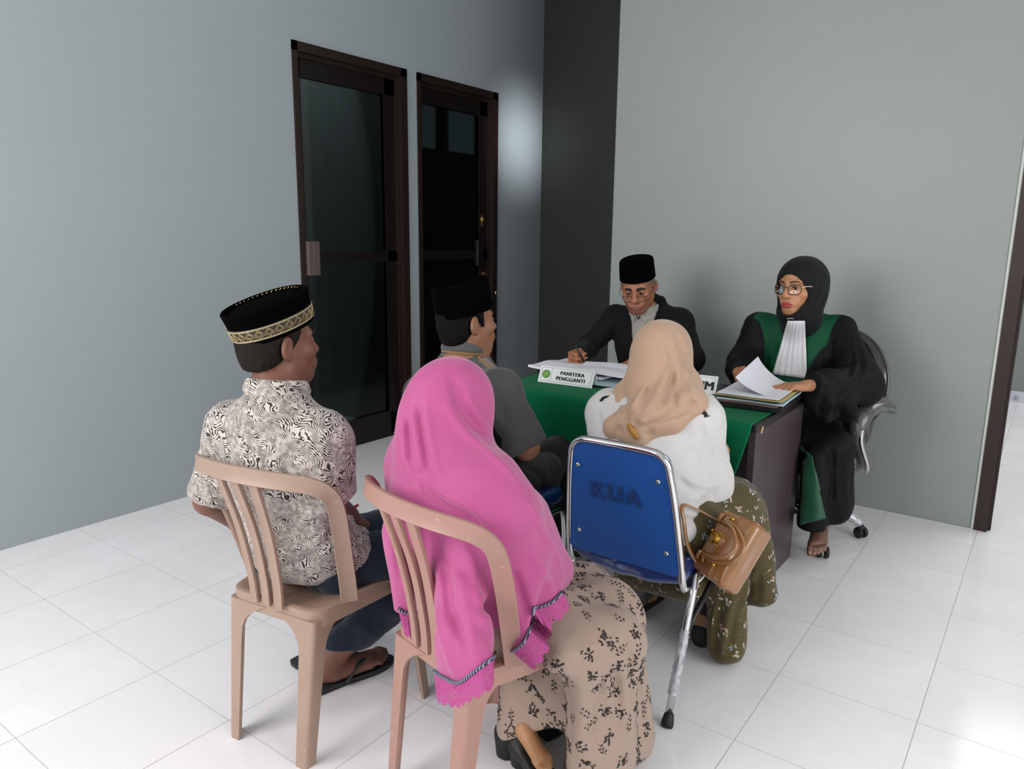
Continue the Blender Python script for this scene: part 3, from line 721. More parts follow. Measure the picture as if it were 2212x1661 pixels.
# ---- swivel chair behind the desk
M_LEATHER = wrap_mat('black_leatherette_in_clear_wrap', '#141416', .5, 18)
M_LEATHER2 = wrap_mat('grey_black_wrapped', '#3c3c3f', .9, 34)
OC = A3(-.90, 3.54, 0); OY = math.atan2(.35, -.94)-PI/2          # facing (-.35,-.94)
oyaw = math.atan2(-.35*-1, .94*-1)  # helper
fw = A3(-.35, -.94, 0)/math.hypot(.35, .94); rt = A3(fw[1], -fw[0], 0)   # rt: sitter's right
OW = lambda x, y, z: OC+rt*x+fw*y+A3(0, 0, z)
root = empty('swivel_chair', OC, 'black swivel armchair still in clear wrap, behind the woman in the green and black robe', 'chair')
f = Field(); OM = np.stack([rt, fw, A3(0, 0, 1)], 1)
f.ell(OW(0, -.27, .70), (.235, .055, .26), OM@rotx(D2R(8)), k=.02); f.ell(OW(0, -.235, .50), (.20, .05, .14), OM, k=.05); f.noise(.003, 20, 1)
v, q = f.mesh(.009); bk = put('backrest', v, q, M_LEATHER, root)
m = MB(); th = np.linspace(D2R(-50), D2R(230), 50); m.tube([OW(.236*math.cos(t), -.27-.037*math.sin(t), .70+.256*math.sin(t)) for t in th], .008, 8); m.build('piping', M_LEATHER2, bk, smooth=True)
f = Field(); f.box(OW(0, .02, .40), (.235, .225, .045), OM, rnd=.04); f.noise(.003, 20, 2); v, q = f.mesh(.01); put('seat', v, q, M_LEATHER, root)
for s in (-1, 1):
    m = MB(); P = spline([OW(s*.25, -.10, .36), OW(s*.30, -.03, .42), OW(s*.305, .05, .55), OW(s*.305, .03, .635), OW(s*.30, -.05, .668), OW(s*.295, -.16, .665), OW(s*.29, -.23, .63)], 7)
    m.tube(P, np.interp(np.linspace(0, 1, len(P)), [0, .3, .5, .9, 1], [.018, .024, .034, .036, .022]), 12, flat=(.8, 1.25)); arm = m.build('armrest', M_LEATHER2, root, smooth=True)
    m = MB(); m.tube([p+rt*s*.022-A3(0, 0, .016) for p in P[3:-6]], .009, 8); m.build('arm_trim', M_CHROME, arm, smooth=True)
m = MB(); m.lathe([(0, .10), (.035, .10), (.035, .17), (.026, .18), (.026, .36), (.07, .36), (.07, .37), (0, .37)], OC, 20); m.build('gas_column', M_BLACKMET, root, smooth=True)
for k in range(5):
    a = D2R(-49.6+72*k); d = A3(math.cos(a), math.sin(a), 0); n_ = A3(-d[1], d[0], 0)
    m = MB(); P = spline([OC+d*.03+A3(0, 0, .14), OC+d*.14+A3(0, 0, .135), OC+d*.24+A3(0, 0, .105), OC+d*.30+A3(0, 0, .068)], 6)
    m.tube(P, np.linspace(.024, .014, len(P)), 10); lg = m.build('leg', M_CHROME, root, smooth=True)
    m = MB(); m.tube(P[6:], [.019+.004*abs(math.sin(i*2.1)) for i in range(len(P)-6)], 9, caps=False); m.build('packing_film', M_WRAP, lg, smooth=True)
    cp = OC+d*.303; m = MB(); sw = D2R(35*k+20); e = A3(math.cos(sw), math.sin(sw), 0)
    for s in (-1, 1): m.lathe([(0, -.009), (.022, -.009), (.0265, -.004), (.0265, .004), (.022, .009), (0, .009)], cp+e*s*.015+A3(0, 0, .0268), 18, axis=e)
    m.tube([cp+A3(0, 0, .03), cp+A3(0, 0, .07)], .007, 8); m.lathe([(0, .042), (.016, .045), (.018, .05), (.012, .06), (0, .062)], cp, 12); m.build('caster', M_RUBBER, root, smooth=True)
# ================================================================== PEOPLE: shared anatomy
def skin_mat(name, rough=.5):
    t = NT(name); a = t.n('ShaderNodeAttribute', attribute_name='tint'); co = t.coord()
    n1 = t.noise(co, 30, 4, .6); t.base(t.mix(n1, t.mix(.12, a.outputs['Color'], (0, 0, 0, 1)), t.mix(.06, a.outputs['Color'], (1, .8, .7, 1))))
    t.set(rough=rough, spec=.4, sss=.06); t.b.inputs['Subsurface Radius'].default_value = (.012, .005, .003); t.b.inputs['Subsurface Scale'].default_value = .3
    t.bump(t.noise(co, 260, 2), .08, .001); return t.m
M_SKIN = skin_mat('skin')
M_EYE = simple('eye_white', '#a69b91', .25); M_IRIS = simple('iris_dark', '#160d08', .15)
M_BROW = simple('brow_hair', '#1c1410', .8)
def hair_mat(name, c, c2):
    t = NT(name); co = t.coord(); n1 = t.noise(t.coord('Object', (160, 160, 26)), 1.0, 3, .7); t.base(t.mix(n1, lin(c), lin(c2))); t.set(rough=.75, spec=.1); t.bump(n1, .5, .003); return t.m
M_HAIR = hair_mat('black_hair', '#060505', '#15110f'); M_HAIRG = hair_mat('greying_short_hair', '#100c0a', '#2b241f')
def cloth(name, c, var=.12, weave=320, rough=.8, sheen=.2, big=3.0, bs=.2, wrinkle=0.0):
    t = NT(name); co = t.coord(); c = lin(c); f = t.noise(co, big, 4)
    t.base(t.mix(f, tuple(x*(1-var) for x in c[:3])+(1,), tuple(min(1, x*(1+var)) for x in c[:3])+(1,))); t.set(rough=rough, spec=.25, sheen=sheen)
    h = t.noise(co, weave, 1)
    if wrinkle: h = t.math('ADD', t.math('MULTIPLY', h, .15), t.math('MULTIPLY', t.noise(co, 14, 4, .6, .8), wrinkle*6))
    t.bump(h, bs, .0015 if not wrinkle else .004); return t.m
class Head:
    """face and skull in its own frame: x to the person's right, y forward, z up; origin between the ears at eye height"""
    def __init__(s, c, yaw=0, pitch=0, roll=0, k=1.0):
        s.c = A3(*c); s.k = k; s.R = rotz(yaw)@rotx(pitch)@roty(roll)
    def W(s, p): return (np.asarray(p, float)*s.k)@s.R.T+s.c
    def loc(s, P): return ((np.asarray(P)-s.c)@s.R)/s.k
    def add(s, F, neck_to=None, male=True, neck_r=.056, mouth=True, ears=True, jaw=1.0, nose=1.0):
        k = s.k; W = s.W; R = s.R
        F.ell(W((0, -.012, .035)), A3(.077, .097, .085)*k, R, .03)
        F.ell(W((0, .028, -.038)), A3(.060*jaw, .062, .076)*k, R, .03)
        F.ell(W((0, .066, -.098)), A3(.026*jaw, .022, .019)*k, R, .03)
        for q in (-1, 1):
            F.cap(W((q*.052*jaw, .0, -.052)), W((q*.02*jaw, .062, -.094)), .018*k, .014*k, .03)
            F.ell(W((q*.045, .060, -.022)), A3(.022, .022, .022)*k, R, .022)
            F.ell(W((q*.022, .078, -.055)), A3(.018, .016, .018)*k, R, .02)
            F.cap(W((q*.010, .0855, .024)), W((q*.045, .070, .026)), .0095*k, .008*k, .016)
            F.ell(W((q*.031, .096, .002)), A3(.0175, .0165, .011)*k, R, .012, sub=True)
            F.ell(W((q*.031, .0765, .003)), A3(.0150, .0135, .0135)*k, R, .006)
            F.ell(W((q*.031, .0915, .002)), A3(.0125, .010, .0046)*k, R, .003, sub=True)
        F.cap(W((0, .087, .014)), W((0, .107*1.0+.004*(nose-1), -.026)), .0078*k, .0118*k*nose, .014)
        F.ell(W((0, .1085, -.030)), A3(.0125*nose, .011, .010)*k, R, .008)
        for q in (-1, 1):
            F.ell(W((q*.0145*nose, .0955, -.033)), A3(.0085, .0105, .008)*k, R, .007)
            F.ell(W((q*.007, .102, -.041)), A3(.0035, .005, .003)*k, R, .004, sub=True)
        F.ell(W((0, .087, -.062)), A3(.030, .014, .020)*k, R, .016)
        F.ell(W((0, .0975, -.0625)), A3(.0245, .0095, .0055)*k, R, .006)
        F.ell(W((0, .0960, -.0725)), A3(.022, .0095, .0062)*k, R, .006)
        F.ell(W((0, .083, -.088)), A3(.022, .010, .008)*k, R, .012)
        if mouth: F.groove([W((-.026, .093, -.068)), W((-.012, .104, -.0672)), W((0, .106, -.0665)), W((.012, .104, -.0672)), W((.026, .093, -.068))], .0028*k, .004*k)
        if ears:
            for q in (-1, 1):
                Re = R@rotz(q*D2R(22))@rotx(D2R(-12))
                F.ell(W((q*.081, -.018, -.002)), A3(.009, .020, .032)*k, Re, .006); F.ell(W((q*.077, -.010, -.028)), A3(.007, .010, .011)*k, Re, .006)
                F.ell(W((q*.0895, -.013, .003)), A3(.006, .010, .019)*k, Re, .004, sub=True)
        if neck_to is not None: F.cap(W((0, -.022, -.062)), neck_to, neck_r*k, (neck_r+.004)*k, .03)
        return s
    def tint(s, P, skin, lips=None, stubble=None, cheek=None, hairline=None):
        q = s.loc(P); C = np.tile(np.array(lin(skin)[:3]), (len(P), 1))
        def blend(m, c): C[:] = C*(1-m[:, None])+np.array(lin(c)[:3])*m[:, None]
        g = lambda c, r: np.exp(-(((q-np.array(c))/np.array(r))**2).sum(1))
        if stubble: blend(.5*np.clip(g((0, .07, -.085), (.05, .05, .03)), 0, 1), stubble)
        if cheek:
            for x in (-1, 1): blend(.55*g((x*.043, .07, -.03), (.022, .03, .022)), cheek)
        if lips:
            m = (np.abs(q[:, 0]) < .026*np.sqrt(np.clip(1-((q[:, 2]+.0675)/.0125)**2, 0, 1))) & (q[:, 1] > .088) & (np.abs(q[:, 2]+.0675) < .0125)
            blend(m*.92, lips)
        return C
    def eyes(s, parent, look=(0, 0), brow=True, browcol=None, browth=.0028, lid=None):
        W = s.W; k = s.k
        for q in (-1, 1):
            m = MB(); c = A3(q*.031, .0772, .0025); rr = .0128
            bm = bmesh.new(); bmesh.ops.create_uvsphere(bm, u_segments=20, v_segments=14, radius=rr)
            v = np.array([w.co[:] for w in bm.verts]); bm.verts.index_update(); f = [[w.index for w in p.verts] for p in bm.faces]; bm.free()
            d = A3(math.sin(look[0]), math.cos(look[0])*math.cos(look[1]), math.sin(look[1])); ic = v@d
            mi = [1 if np.mean(ic[p]) > rr*.80 else 0 for p in f]
            me = put('eye', W(v+c), f, [M_EYE, M_IRIS], parent, matidx=mi)
            if brow:
                m = MB(); P = [(q*.013, .0975, .0238), (q*.022, .0965, .0272), (q*.034, .0905, .0280), (q*.044, .082, .0252), (q*.050, .074, .0195)]
                m.tube([W(p) for p in spline(P, 5)], np.interp(np.linspace(0, 1, 21), [0, .3, 1], [browth*1.2, browth*1.35, browth*.5])*k, 8, flat=(1.2, .7)); m.build('eyebrow', browcol or M_BROW, parent, smooth=True)
            # lash line
            m = MB(); P = [(q*.0185, .0905, .004), (q*.024, .0925, .0072), (q*.031, .0925, .0085), (q*.038, .0895, .007), (q*.0445, .0835, .002)]
            m.tube([W(p) for p in spline(P, 4)], .0011*k, 6); m.build('eyelashes', lid or M_BROW, parent, smooth=True)
def cap_songkok(H, parent, z0, h, rx, ry, yc, tilt, mat, flare=1.0, name='cap', top_dip=.012, band=None):
    """brimless oval velvet cap with a sunken crown"""
    R = rotx(tilt)
    def ring(sx, z):
        a = np.linspace(0, 2*PI, 64, endpoint=False); p = np.stack([rx*sx*np.cos(a), ry*sx*np.sin(a), np.full(64, 0.0)], -1)
        pw = np.sign(p)*np.abs(p/np.array([rx*sx, ry*sx, 1]))**.94*np.array([rx*sx, ry*sx, 1]); pw[:, 2] = z
        return H.W(pw@R.T+A3(0, yc, z0))
    m = MB(); fl = lambda z: 1+(flare-1)*z/h
    rings = [ring(.95, .004), ring(1.0, 0), ring(fl(.2*h), .2*h), ring(fl(.5*h), .5*h), ring(fl(.8*h), .8*h), ring(fl(h)*.995, h*.96), ring(fl(h)*.975, h), ring(fl(h)*.93, h+.001), ring(fl(h)*.90, h-.004), ring(fl(h)*.89, h-top_dip), ring(fl(h)*.80, h-top_dip+.004), ring(fl(h)*.4, h-top_dip+.012), ring(.01, h-top_dip+.014)]
    m.loft(rings); o = m.build(name, mat, parent, auto=35)
    if band:
        z1, z2 = band; m = MB(); m.loft([ring(fl(z1)*1.004, z1), ring(fl(z1)*1.016, z1+.002), ring(fl(z2)*1.016, z2-.002), ring(fl(z2)*1.004, z2)], caps=False); b = m.build("embroidered_band", mat, o, auto=60); return o, b, ring, fl
    return o
def hand(F, wrist, fdir, palm_n, thumb_side, curl=(.5, .6, .7, .8), k=1.0, spread=.10, thumb=(.5, .4), wr=.026, tcurl=0.5):
    """palm, four jointed fingers of their own lengths and a thumb from the side of the palm.
    fdir: where straight fingers point; palm_n: the way the palm faces; curl in radians per joint; returns finger-tip points"""
    f = np.asarray(fdir, float); f /= np.linalg.norm(f); n = np.asarray(palm_n, float); n = n-f*(n@f); n /= np.linalg.norm(n); s = np.cross(f, n)*thumb_side
    w = np.asarray(wrist, float); M = np.stack([s, f, n], 1)
    F.ell(w+f*.030*k, A3(.030, .040, .016)*k, M, .014); F.box(w+f*.056*k, A3(.039, .030, .0125)*k, M, rnd=.011*k, k=.012)
    F.ell(w+f*.035*k+s*.022*k+n*.008*k, A3(.018, .030, .014)*k, M, .012); F.ell(w+f*.03*k-s*.024*k+n*.006*k, A3(.014, .030, .013)*k, M, .012)
    tips = []
    for i, (off, base, L, r) in enumerate([(.029, .083, (.042, .026, .020), .0088), (.0098, .087, (.046, .030, .021), .0090), (-.0098, .084, (.042, .028, .021), .0086), (-.0285, .076, (.033, .021, .018), .0076)]):
        p = w+s*off*k+f*base*k; c = curl[i]; sp = spread*(off/.029); d0 = f*math.cos(sp)+s*math.sin(sp)
        pts = [p-d0*.02*k, p]; ang = 0.0
        for j, l in enumerate(L):
            ang += c*(1.0 if j == 0 else 1.15 if j == 1 else .7); d = d0*math.cos(ang)+n*math.sin(ang); pts.append(pts[-1]+d*l*k)
        F.chain(pts, [r*k*q for q in (1.0, 1.08, 1.0, .95, .82)], .005); tips.append((pts[-1], d, -(n*math.cos(ang)-d0*math.sin(ang)), r*k))
        F.ell(pts[1], A3(1, 1, 1)*r*1.12*k, None, .006)
    a, b = thumb; p = w+f*.022*k+s*.026*k+n*.006*k
    d = f*math.cos(a)+s*math.sin(a); d = d*math.cos(b)+n*math.sin(b); p1 = p+d*.036*k; d2 = d*math.cos(tcurl)+(f*.8+n*.5-s*.5)/np.linalg.norm(f*.8+n*.5-s*.5)*math.sin(tcurl); p2 = p1+d2*.030*k; p3 = p2+d2*.022*k
    F.chain([p, p1, p2, p3], [.0135*k, .0108*k, .0100*k, .0082*k], .008)
    return tips, (p2, p3, d2)
def foot(F, heel, fdir, k=1.0, side=1, up=A3(0, 0, 1), toes=True, ankle=None, ar=.034):
    """heel, instep and five toes; side +1 = big toe on the left of fdir"""
    f = np.asarray(fdir, float); f /= np.linalg.norm(f); u = np.asarray(up, float); u = u-f*(u@f); u /= np.linalg.norm(u); s = np.cross(u, f)*side; h = np.asarray(heel, float)
    F.ell(h+u*.028*k, A3(.029, .030, .028)*k, np.stack([s, f, u], 1), .02)
    F.cap(h+u*.036*k+f*.02*k, h+u*.024*k+f*.15*k, .031*k, .019*k, .02); F.cap(h+u*.02*k+f*.03*k-s*.016*k, h+u*.017*k+f*.145*k-s*.026*k, .019*k, .0145*k, .02); F.cap(h+u*.026*k+f*.05*k+s*.012*k, h+u*.02*k+f*.165*k+s*.024*k, .022*k, .0165*k, .02)
    if ankle is not None: F.cap(h+u*.05*k+f*.012*k, ankle, .032*k, ar, .025)
    tips = []
    if toes:
        for off, b, l, r in ((.030, .172, .052, .0125), (.0115, .176, .045, .0092), (-.0045, .171, .040, .0086), (-.0185, .163, .034, .0082), (-.031, .152, .028, .0080)):
            p = h+f*b*k+s*off*k+u*.016*k; q = p+f*l*.55*k+u*.004*k; e = p+f*l*k-u*.006*k; F.chain([p-f*.02*k, q, e], [r*k, r*k*1.02, r*k*.9], .006); tips.append((e, f, u, r*k))
    return tips
M_NAIL = simple('nail', '#a98270', .35)
def nails(tips, parent, sc=1.0):
    for e, d, up, r in tips:
        w = np.cross(d, up); w /= np.linalg.norm(w)+1e-9; up = -np.cross(w, d) if False else up/np.linalg.norm(up)
        bm = bmesh.new(); bmesh.ops.create_uvsphere(bm, u_segments=10, v_segments=6, radius=1)
        v = np.array([q.co[:] for q in bm.verts]); bm.verts.index_update(); f = [[q.index for q in p.verts] for p in bm.faces]; bm.free()
        put('nail', e+up*r*.62+v[:, :1]*w*r*.62+v[:, 1:2]*d*r*.85+v[:, 2:3]*up*r*.40, f, M_NAIL, parent)
def blanks(tips): return tips
# ------------------------------------------------------------------ man in the patterned shirt
def person_root(V, F_, C, label):
    o = put('person', V, F_, M_SKIN, color=C); return tag(o, label, 'person', 'people around the desk')
def batik():
    t = NT('black_white_batik'); co = t.coord(); n1 = t.noise(co, 9, 2, .5, col=True)
    mp = t.n('ShaderNodeVectorMath', operation='MULTIPLY_ADD'); t.l(n1, mp.inputs[0]); mp.inputs[1].default_value = (.16, .16, .16); t.l(co, mp.inputs[2])
    vo = t.n('ShaderNodeTexVoronoi', feature='SMOOTH_F1'); vo.inputs['Scale'].default_value = 22; t.l(mp.outputs[0], vo.inputs['Vector'])
    n2 = t.noise(co, 60, 2, .5)
    ph = t.math('ADD', t.math('MULTIPLY', vo.outputs['Distance'], 34.0), t.math('MULTIPLY', n2, 16.0))
    sx = t.n('ShaderNodeSeparateXYZ'); t.l(mp.outputs[0], sx.inputs[0]); ph = t.math('ADD', ph, t.math('MULTIPLY', t.math('ADD', sx.outputs[2], t.math('MULTIPLY', sx.outputs[0], .8)), 1080.0))
    w = t.math('SINE', ph); n3 = t.noise(co, 95, 2)
    k = t.math('ADD', w, t.math('MULTIPLY', t.math('SUBTRACT', n3, .5), 3.6)); 
    big = t.ramp(t.noise(co, 13, 2, .5, 1.5), [(.40, (.0,)*3+(1,)), (.60, (1.0,)*3+(1,))])
    k = t.math('SUBTRACT', k, t.math('MULTIPLY', big, .55))
    f = t.ramp(t.math('ADD', t.math('MULTIPLY', k, .25), .5), [(.28, (0, 0, 0, 1)), (.42, (1, 1, 1, 1))])
    t.base(t.mix(f, lin('#262021'), lin('#c3b9b2'))); t.set(rough=.75, sheen=.15, spec=.25); t.bump(t.noise(co, 16, 4, .6, .8), .35, .006); return t.m
M_BATIK = batik()
def denim():
    t = NT('dark_denim'); co = t.coord(); t.base(t.mix(t.noise(co, 6, 5, .6), lin('#0f1722'), lin('#1c2a3b'))); t.set(rough=.85, sheen=.2, spec=.2)
    t.bump(t.math('ADD', t.math('MULTIPLY', t.noise(co, 400, 1), .3), t.noise(co, 18, 4, .6, 1)), .4, .004); return t.m
M_DENIM = denim()
def velvet(name, c):
    t = NT(name); t.base(lin(c)); t.set(rough=.85, spec=.02); t.bump(t.noise(t.coord(), 60, 3), .15, .003); return t.m
M_VELVET = velvet('black_velvet', '#030303')
M_GOLD = simple('gold_thread', '#b59a62', .42, .6); M_GOLD2 = simple('pale_gold_thread', '#c4b48e', .5, .3); M_BANDK = simple('dark_band_ground', '#2c241c', .7)
phi = D2R(15); RA = rotz(phi)
TA = lambda x, y, z: A3(x, y, z)@RA.T+A3(-1.60, 1.165, 0)
HA = Head(at(625, 750, d=1.90)-A3(.074, -.022, 0), D2R(-9), D2R(2), 0, .96)
shR, shL = TA(.130, .015, .865), TA(-.155, .0, .868)
elR, wrR = at(712, 1090, d=1.95), at(756, 1114, d=2.12)
elL, wrL = at(452, 1080, d=2.07), at(500, 1120, d=2.22)
hipR, hipL, knR, knL = TA(.10, .09, .478), TA(-.09, .09, .478), A3(-1.40, 1.64, .450), A3(-1.60, 1.68, .455)
anR, anL = A3(-1.680, 1.382, .10), A3(-1.835, 1.44, .10)
F = Field()
HA.add(F, neck_to=TA(0.0, .015, .93), neck_r=.056)
F.cap(TA(0, 0, .93), TA(0, .06, .52), .08, .10, .05); F.cap(shL, shR, .05, k=.05)
hd = elR-shR
for sh, el, wr in ((shR, elR, wrR), (shL, elL, wrL)): F.cap(sh, el, .046, .040, .02); F.cap(el, wr, .041, .027, .015)
fdir = wrR-elR; fdir /= np.linalg.norm(fdir)
tips, th = hand(F, wrR, fdir+A3(.05, .0, .05), A3(-.5, .2, -.85), -1, (1.0, 1.05, 1.1, 1.1), .98, thumb=(.5, .5), tcurl=.9)
hand(F, wrL, wrL-elL+A3(.1, .1, 0), A3(.6, 0, -.8), 1, (.6, .7, .8, .9), .98)
F.chain([hipR, knR, anR], [.06, .05, .036], .03); F.chain([hipL, knL, anL], [.06, .05, .036], .03); F.cap(hipL, hipR, .06, k=.04)
fr = A3(.27, .96, 0)
foot(F, A3(-1.690, 1.350, .018), fr, 1.0, 1, ankle=anR); foot(F, A3(-1.84, 1.41, .018), A3(.05, 1, 0), 1.0, -1, ankle=anL)
b0, b1 = HA.c-A3(.17, .17, .16), HA.c+A3(.17, .17, .16)
L_, H_ = F.bounds()
hb = (wrR-.02-.11, wrR+.13)
V1 = F.parts([(.003, b0, b1), (.0065, L_-.03, A3(9, 9, b0[2]+.0065))])
CA = HA.tint(V1[0], '#6e4230', stubble=None)
manA = person_root(V1[0], V1[1], CA, 'man in black and white patterned shirt and black cap with gold band, seated')
HA.eyes(manA, brow=True)
# hair: cropped, below the cap
F2 = Field(); F2.ell(HA.W((0, -.013, .033)), A3(.081, .102, .089), HA.R, .01); F2.ell(HA.W((0, -.055, -.025)), A3(.064, .052, .062), HA.R, .03); F2.cut(HA.W((0, .03, .03)), (HA.R@A3(0, 1, -.55)), .01)
F2.cut(HA.W((0, -.06, -.058)), HA.R@A3(0, .25, -1), .012); F2.ell(HA.W((.088, -.012, -.006)), A3(.02, .028, .034), HA.R, .006, sub=True); F2.ell(HA.W((-.088, -.012, -.006)), A3(.02, .028, .034), HA.R, .006, sub=True); F2.cut(HA.W((0, 0, .055)), HA.R@A3(0, .25, 1), .01); F2.noise(.002, 160, 1)
v, q = F2.mesh(.004); put('hair', v, q, M_HAIRG, manA)
cp, bd, ringA, flA = cap_songkok(HA, manA, .037, .088, .089, .109, -.006, D2R(16), M_VELVET, 1.12, band=(.010, .046))
bd.data.materials[0] = M_BANDK
# gold pattern on the band: two braided borders and a row of lozenges
m = MB(); R9 = rotx(D2R(16))
def onband(a, z, off=.0025):
    s = flA(z)*1.016; x, y = .089*s*math.cos(a), .109*s*math.sin(a); n = A3(math.cos(a)/.089, math.sin(a)/.109, 0); n /= np.linalg.norm(n)
    return HA.W((A3(x, y, z)+n*off)@R9.T+A3(0, -.006, .037))
for z, r in ((.0125, .0009), (.0150, .0008), (.0410, .0008), (.0435, .0009)):
    m.tube([onband(a, z+.0008*math.sin(a*90)) for a in np.linspace(0, 2*PI, 240, endpoint=False)], r, 5, closed=True)
for i in range(26):
    a = 2*PI*i/26
    for s_, mi in ((1.0, 0), (.55, 1)):
        P = [onband(a-.10*s_, .028), onband(a, .028+(.0105)*s_), onband(a+.10*s_, .028), onband(a, .028-(.0105)*s_)]; m.tube(P, .0009, 5, closed=True, mi=mi)
    m.tube([onband(a+.06, .0185), onband(a+.1208, .0245), onband(a+.18, .0185)], .0009, 5, mi=1)
m.build('gold_embroidery', [M_GOLD2, M_GOLD], bd, smooth=True)
m = MB()
for i in range(16):
    a = D2R(95+i*7); z = .083
    P = HA.W(A3(.089*1.12*.955*math.cos(a), .109*1.12*.955*math.sin(a), .085)@R9.T+A3(0, -.006, .037)); Q = HA.W(A3(.089*1.12*.90*math.cos(a+.05), .109*1.12*.90*math.sin(a+.05), .083)@R9.T+A3(0, -.006, .037)); m.tube([P, (P+Q)/2+A3(0, 0, .0015), Q], .0016, 6)
m.build('crown_embroidery', M_GOLD, cp, smooth=True)
# shirt
S = Field(); nk0, nk1 = HA.W((0, -.022, -.062)), TA(0, .015, .93); cN = nk1+(nk0-nk1)*((.984-nk1[2])/(nk0[2]-nk1[2]))+RA@A3(0, .004, 0)
for sh, el, ft in ((shR, elR, .97), (shL, elL, .93)):
    d = el-sh; S.cap(sh, sh+d*1.05, .062, .071, .02); S.cut(sh+d*ft, d+(A3(.05, .05, 0) if sh is shR else A3(0, 0, 0)), .004, np.minimum(sh, el)-.2, np.maximum(sh, el)+.2)
S.ell(TA(0, .0, .80), A3(.176, .112, .17), RA, .05); S.ell(TA(.0, .05, .63), A3(.160, .122, .17), RA, .06); S.ell(TA(.01, .115, .505), A3(.178, .142, .10), RA, .06)
S.cap(shL, shR, .064, .060, .05); S.cap(TA(0, .0, .925), cN-A3(0, 0, .004), .088, .073, .05)
S.noise(.006, 13, 1); S.noise(.0035, 28, 2)
S.cut(TA(0, 0, .452), A3(0, .0, -1), .006)
S.cut(cN+A3(0, 0, .006), RA@A3(0, .16, 1), .006)
S.folds_px([[(480, 960), (560, 985), (640, 985), (690, 960)], [(600, 1060), (650, 1040), (690, 1010)], [(560, 1200), (640, 1160), (710, 1100)], [(600, 1240), (690, 1190), (735, 1120)], [(520, 1180), (570, 1215), (640, 1225)], [(640, 1120), (690, 1080)], [(655, 1180), (700, 1200), (740, 1190)]], .012, .007)
S.folds_px([[(500, 985), (560, 1005), (630, 1005)], [(610, 1085), (655, 1065)], [(575, 1185), (645, 1145)], [(620, 1215), (700, 1165)], [(450, 960), (445, 1010)], [(470, 1000), (490, 1080)], [(690, 960), (700, 1020), (690, 1070)]], .012, -.006)
v, q = S.mesh(.006); shirt = put('shirt', v, q, M_BATIK, manA)
C2 = Field(); C2.chain([cN+RA@A3(.070*math.cos(a), .068*math.sin(a), .010-.010*math.sin(a)) for a in np.linspace(D2R(-200), D2R(20), 16)], .0115, .006); C2.chain([cN+RA@A3(.074*math.cos(a), .072*math.sin(a), -.008-.010*math.sin(a)) for a in np.linspace(D2R(-200), D2R(20), 16)], .0125, .012)
v, q = C2.mesh(.004); put('collar', v, q, M_BATIK, shirt)
# jeans
J = Field(); J.cap(hipL, hipR, .075, k=.03)
for h, kn, an in ((hipR, knR, anR), (hipL, knL, anL)): J.cap(h, kn, .078, .066, .03); J.cap(kn, an+(kn-an)*.04, .066, .058, .03)
J.noise(.004, 18, 3); J.noise(.003, 40, 3)
for an in (anR, anL): J.cut(an+A3(0, 0, .035), A3(0, -.1, -1), .004, an-.15, an+A3(.15, .15, .15))
J.folds_px([[(700, 1370), (740, 1330), (800, 1290)], [(715, 1385), (760, 1360), (800, 1325)], [(770, 1180), (825, 1185)]], .008, .006)
v, q = J.mesh(.0065); put('trousers', v, q, M_DENIM, manA)
# thong sandals
M_SAND = simple('dark_sandal', '#1f2122', .6); M_SANDT = simple('sandal_footbed', '#2c2622', .7)
def sandal(heel, fd, parent, side, k=1.0):
    f = np.asarray(fd, float); f /= np.linalg.norm(f); s = np.cross(A3(0, 0, 1), f)*side; h = np.asarray(heel, float)*A3(1, 1, 0)
    out = [(-.036, -.03), (-.03, -.047), (0, -.052), (.03, -.047), (.037, -.03), (.036, .06), (.048, .13), (.046, .19), (.03, .228), (.005, .238), (-.02, .222), (-.038, .18), (-.040, .13), (-.034, .06)]
    o = spline([(a, b, 0) for a, b in out], 4, True); ring = lambda z, g=1.0: [h+s*x*g*k+f*((y-.09)*g+.09)*k+A3(0, 0, z) for x, y, _ in o]
    m = MB(); m.loft([ring(.0), ring(.002, 1.02), ring(.014, 1.03), ring(.017, 1.0)]); r = m.build('sandal', M_SAND, parent, auto=50)
    m = MB(); tpt = h+s*.012*k+f*.155*k+A3(0, 0, .018)
    for x, y in ((.042, .05), (-.040, .05)):
        b = h+s*x*k+f*y*k+A3(0, 0, .012); mid = h+s*x*.75*k+f*(y+.055)*k+A3(0, 0, .058); m.tube(spline([b, mid, tpt+A3(0, 0, .022), tpt], 8), .0075, 8, flat=(.5, 1.3))
    m.build('sandal_strap', M_SAND, r, smooth=True); return r
sandal(A3(-1.690, 1.350, 0), fr, manA, 1); sandal(A3(-1.84, 1.41, 0), A3(.05, 1, 0), manA, -1)
m = MB(); pt = at(768, 1094, d=2.12); m.tube([pt-A3(.02, .03, .02), pt, pt+A3(.006, .006, .005)], [.0045, .0045, .0035], 8)
tag(m.build('pen', simple('red_plastic', '#b3202a', .35), smooth=True), 'short red pen poking out of the fist of the man in the patterned shirt', 'pen')
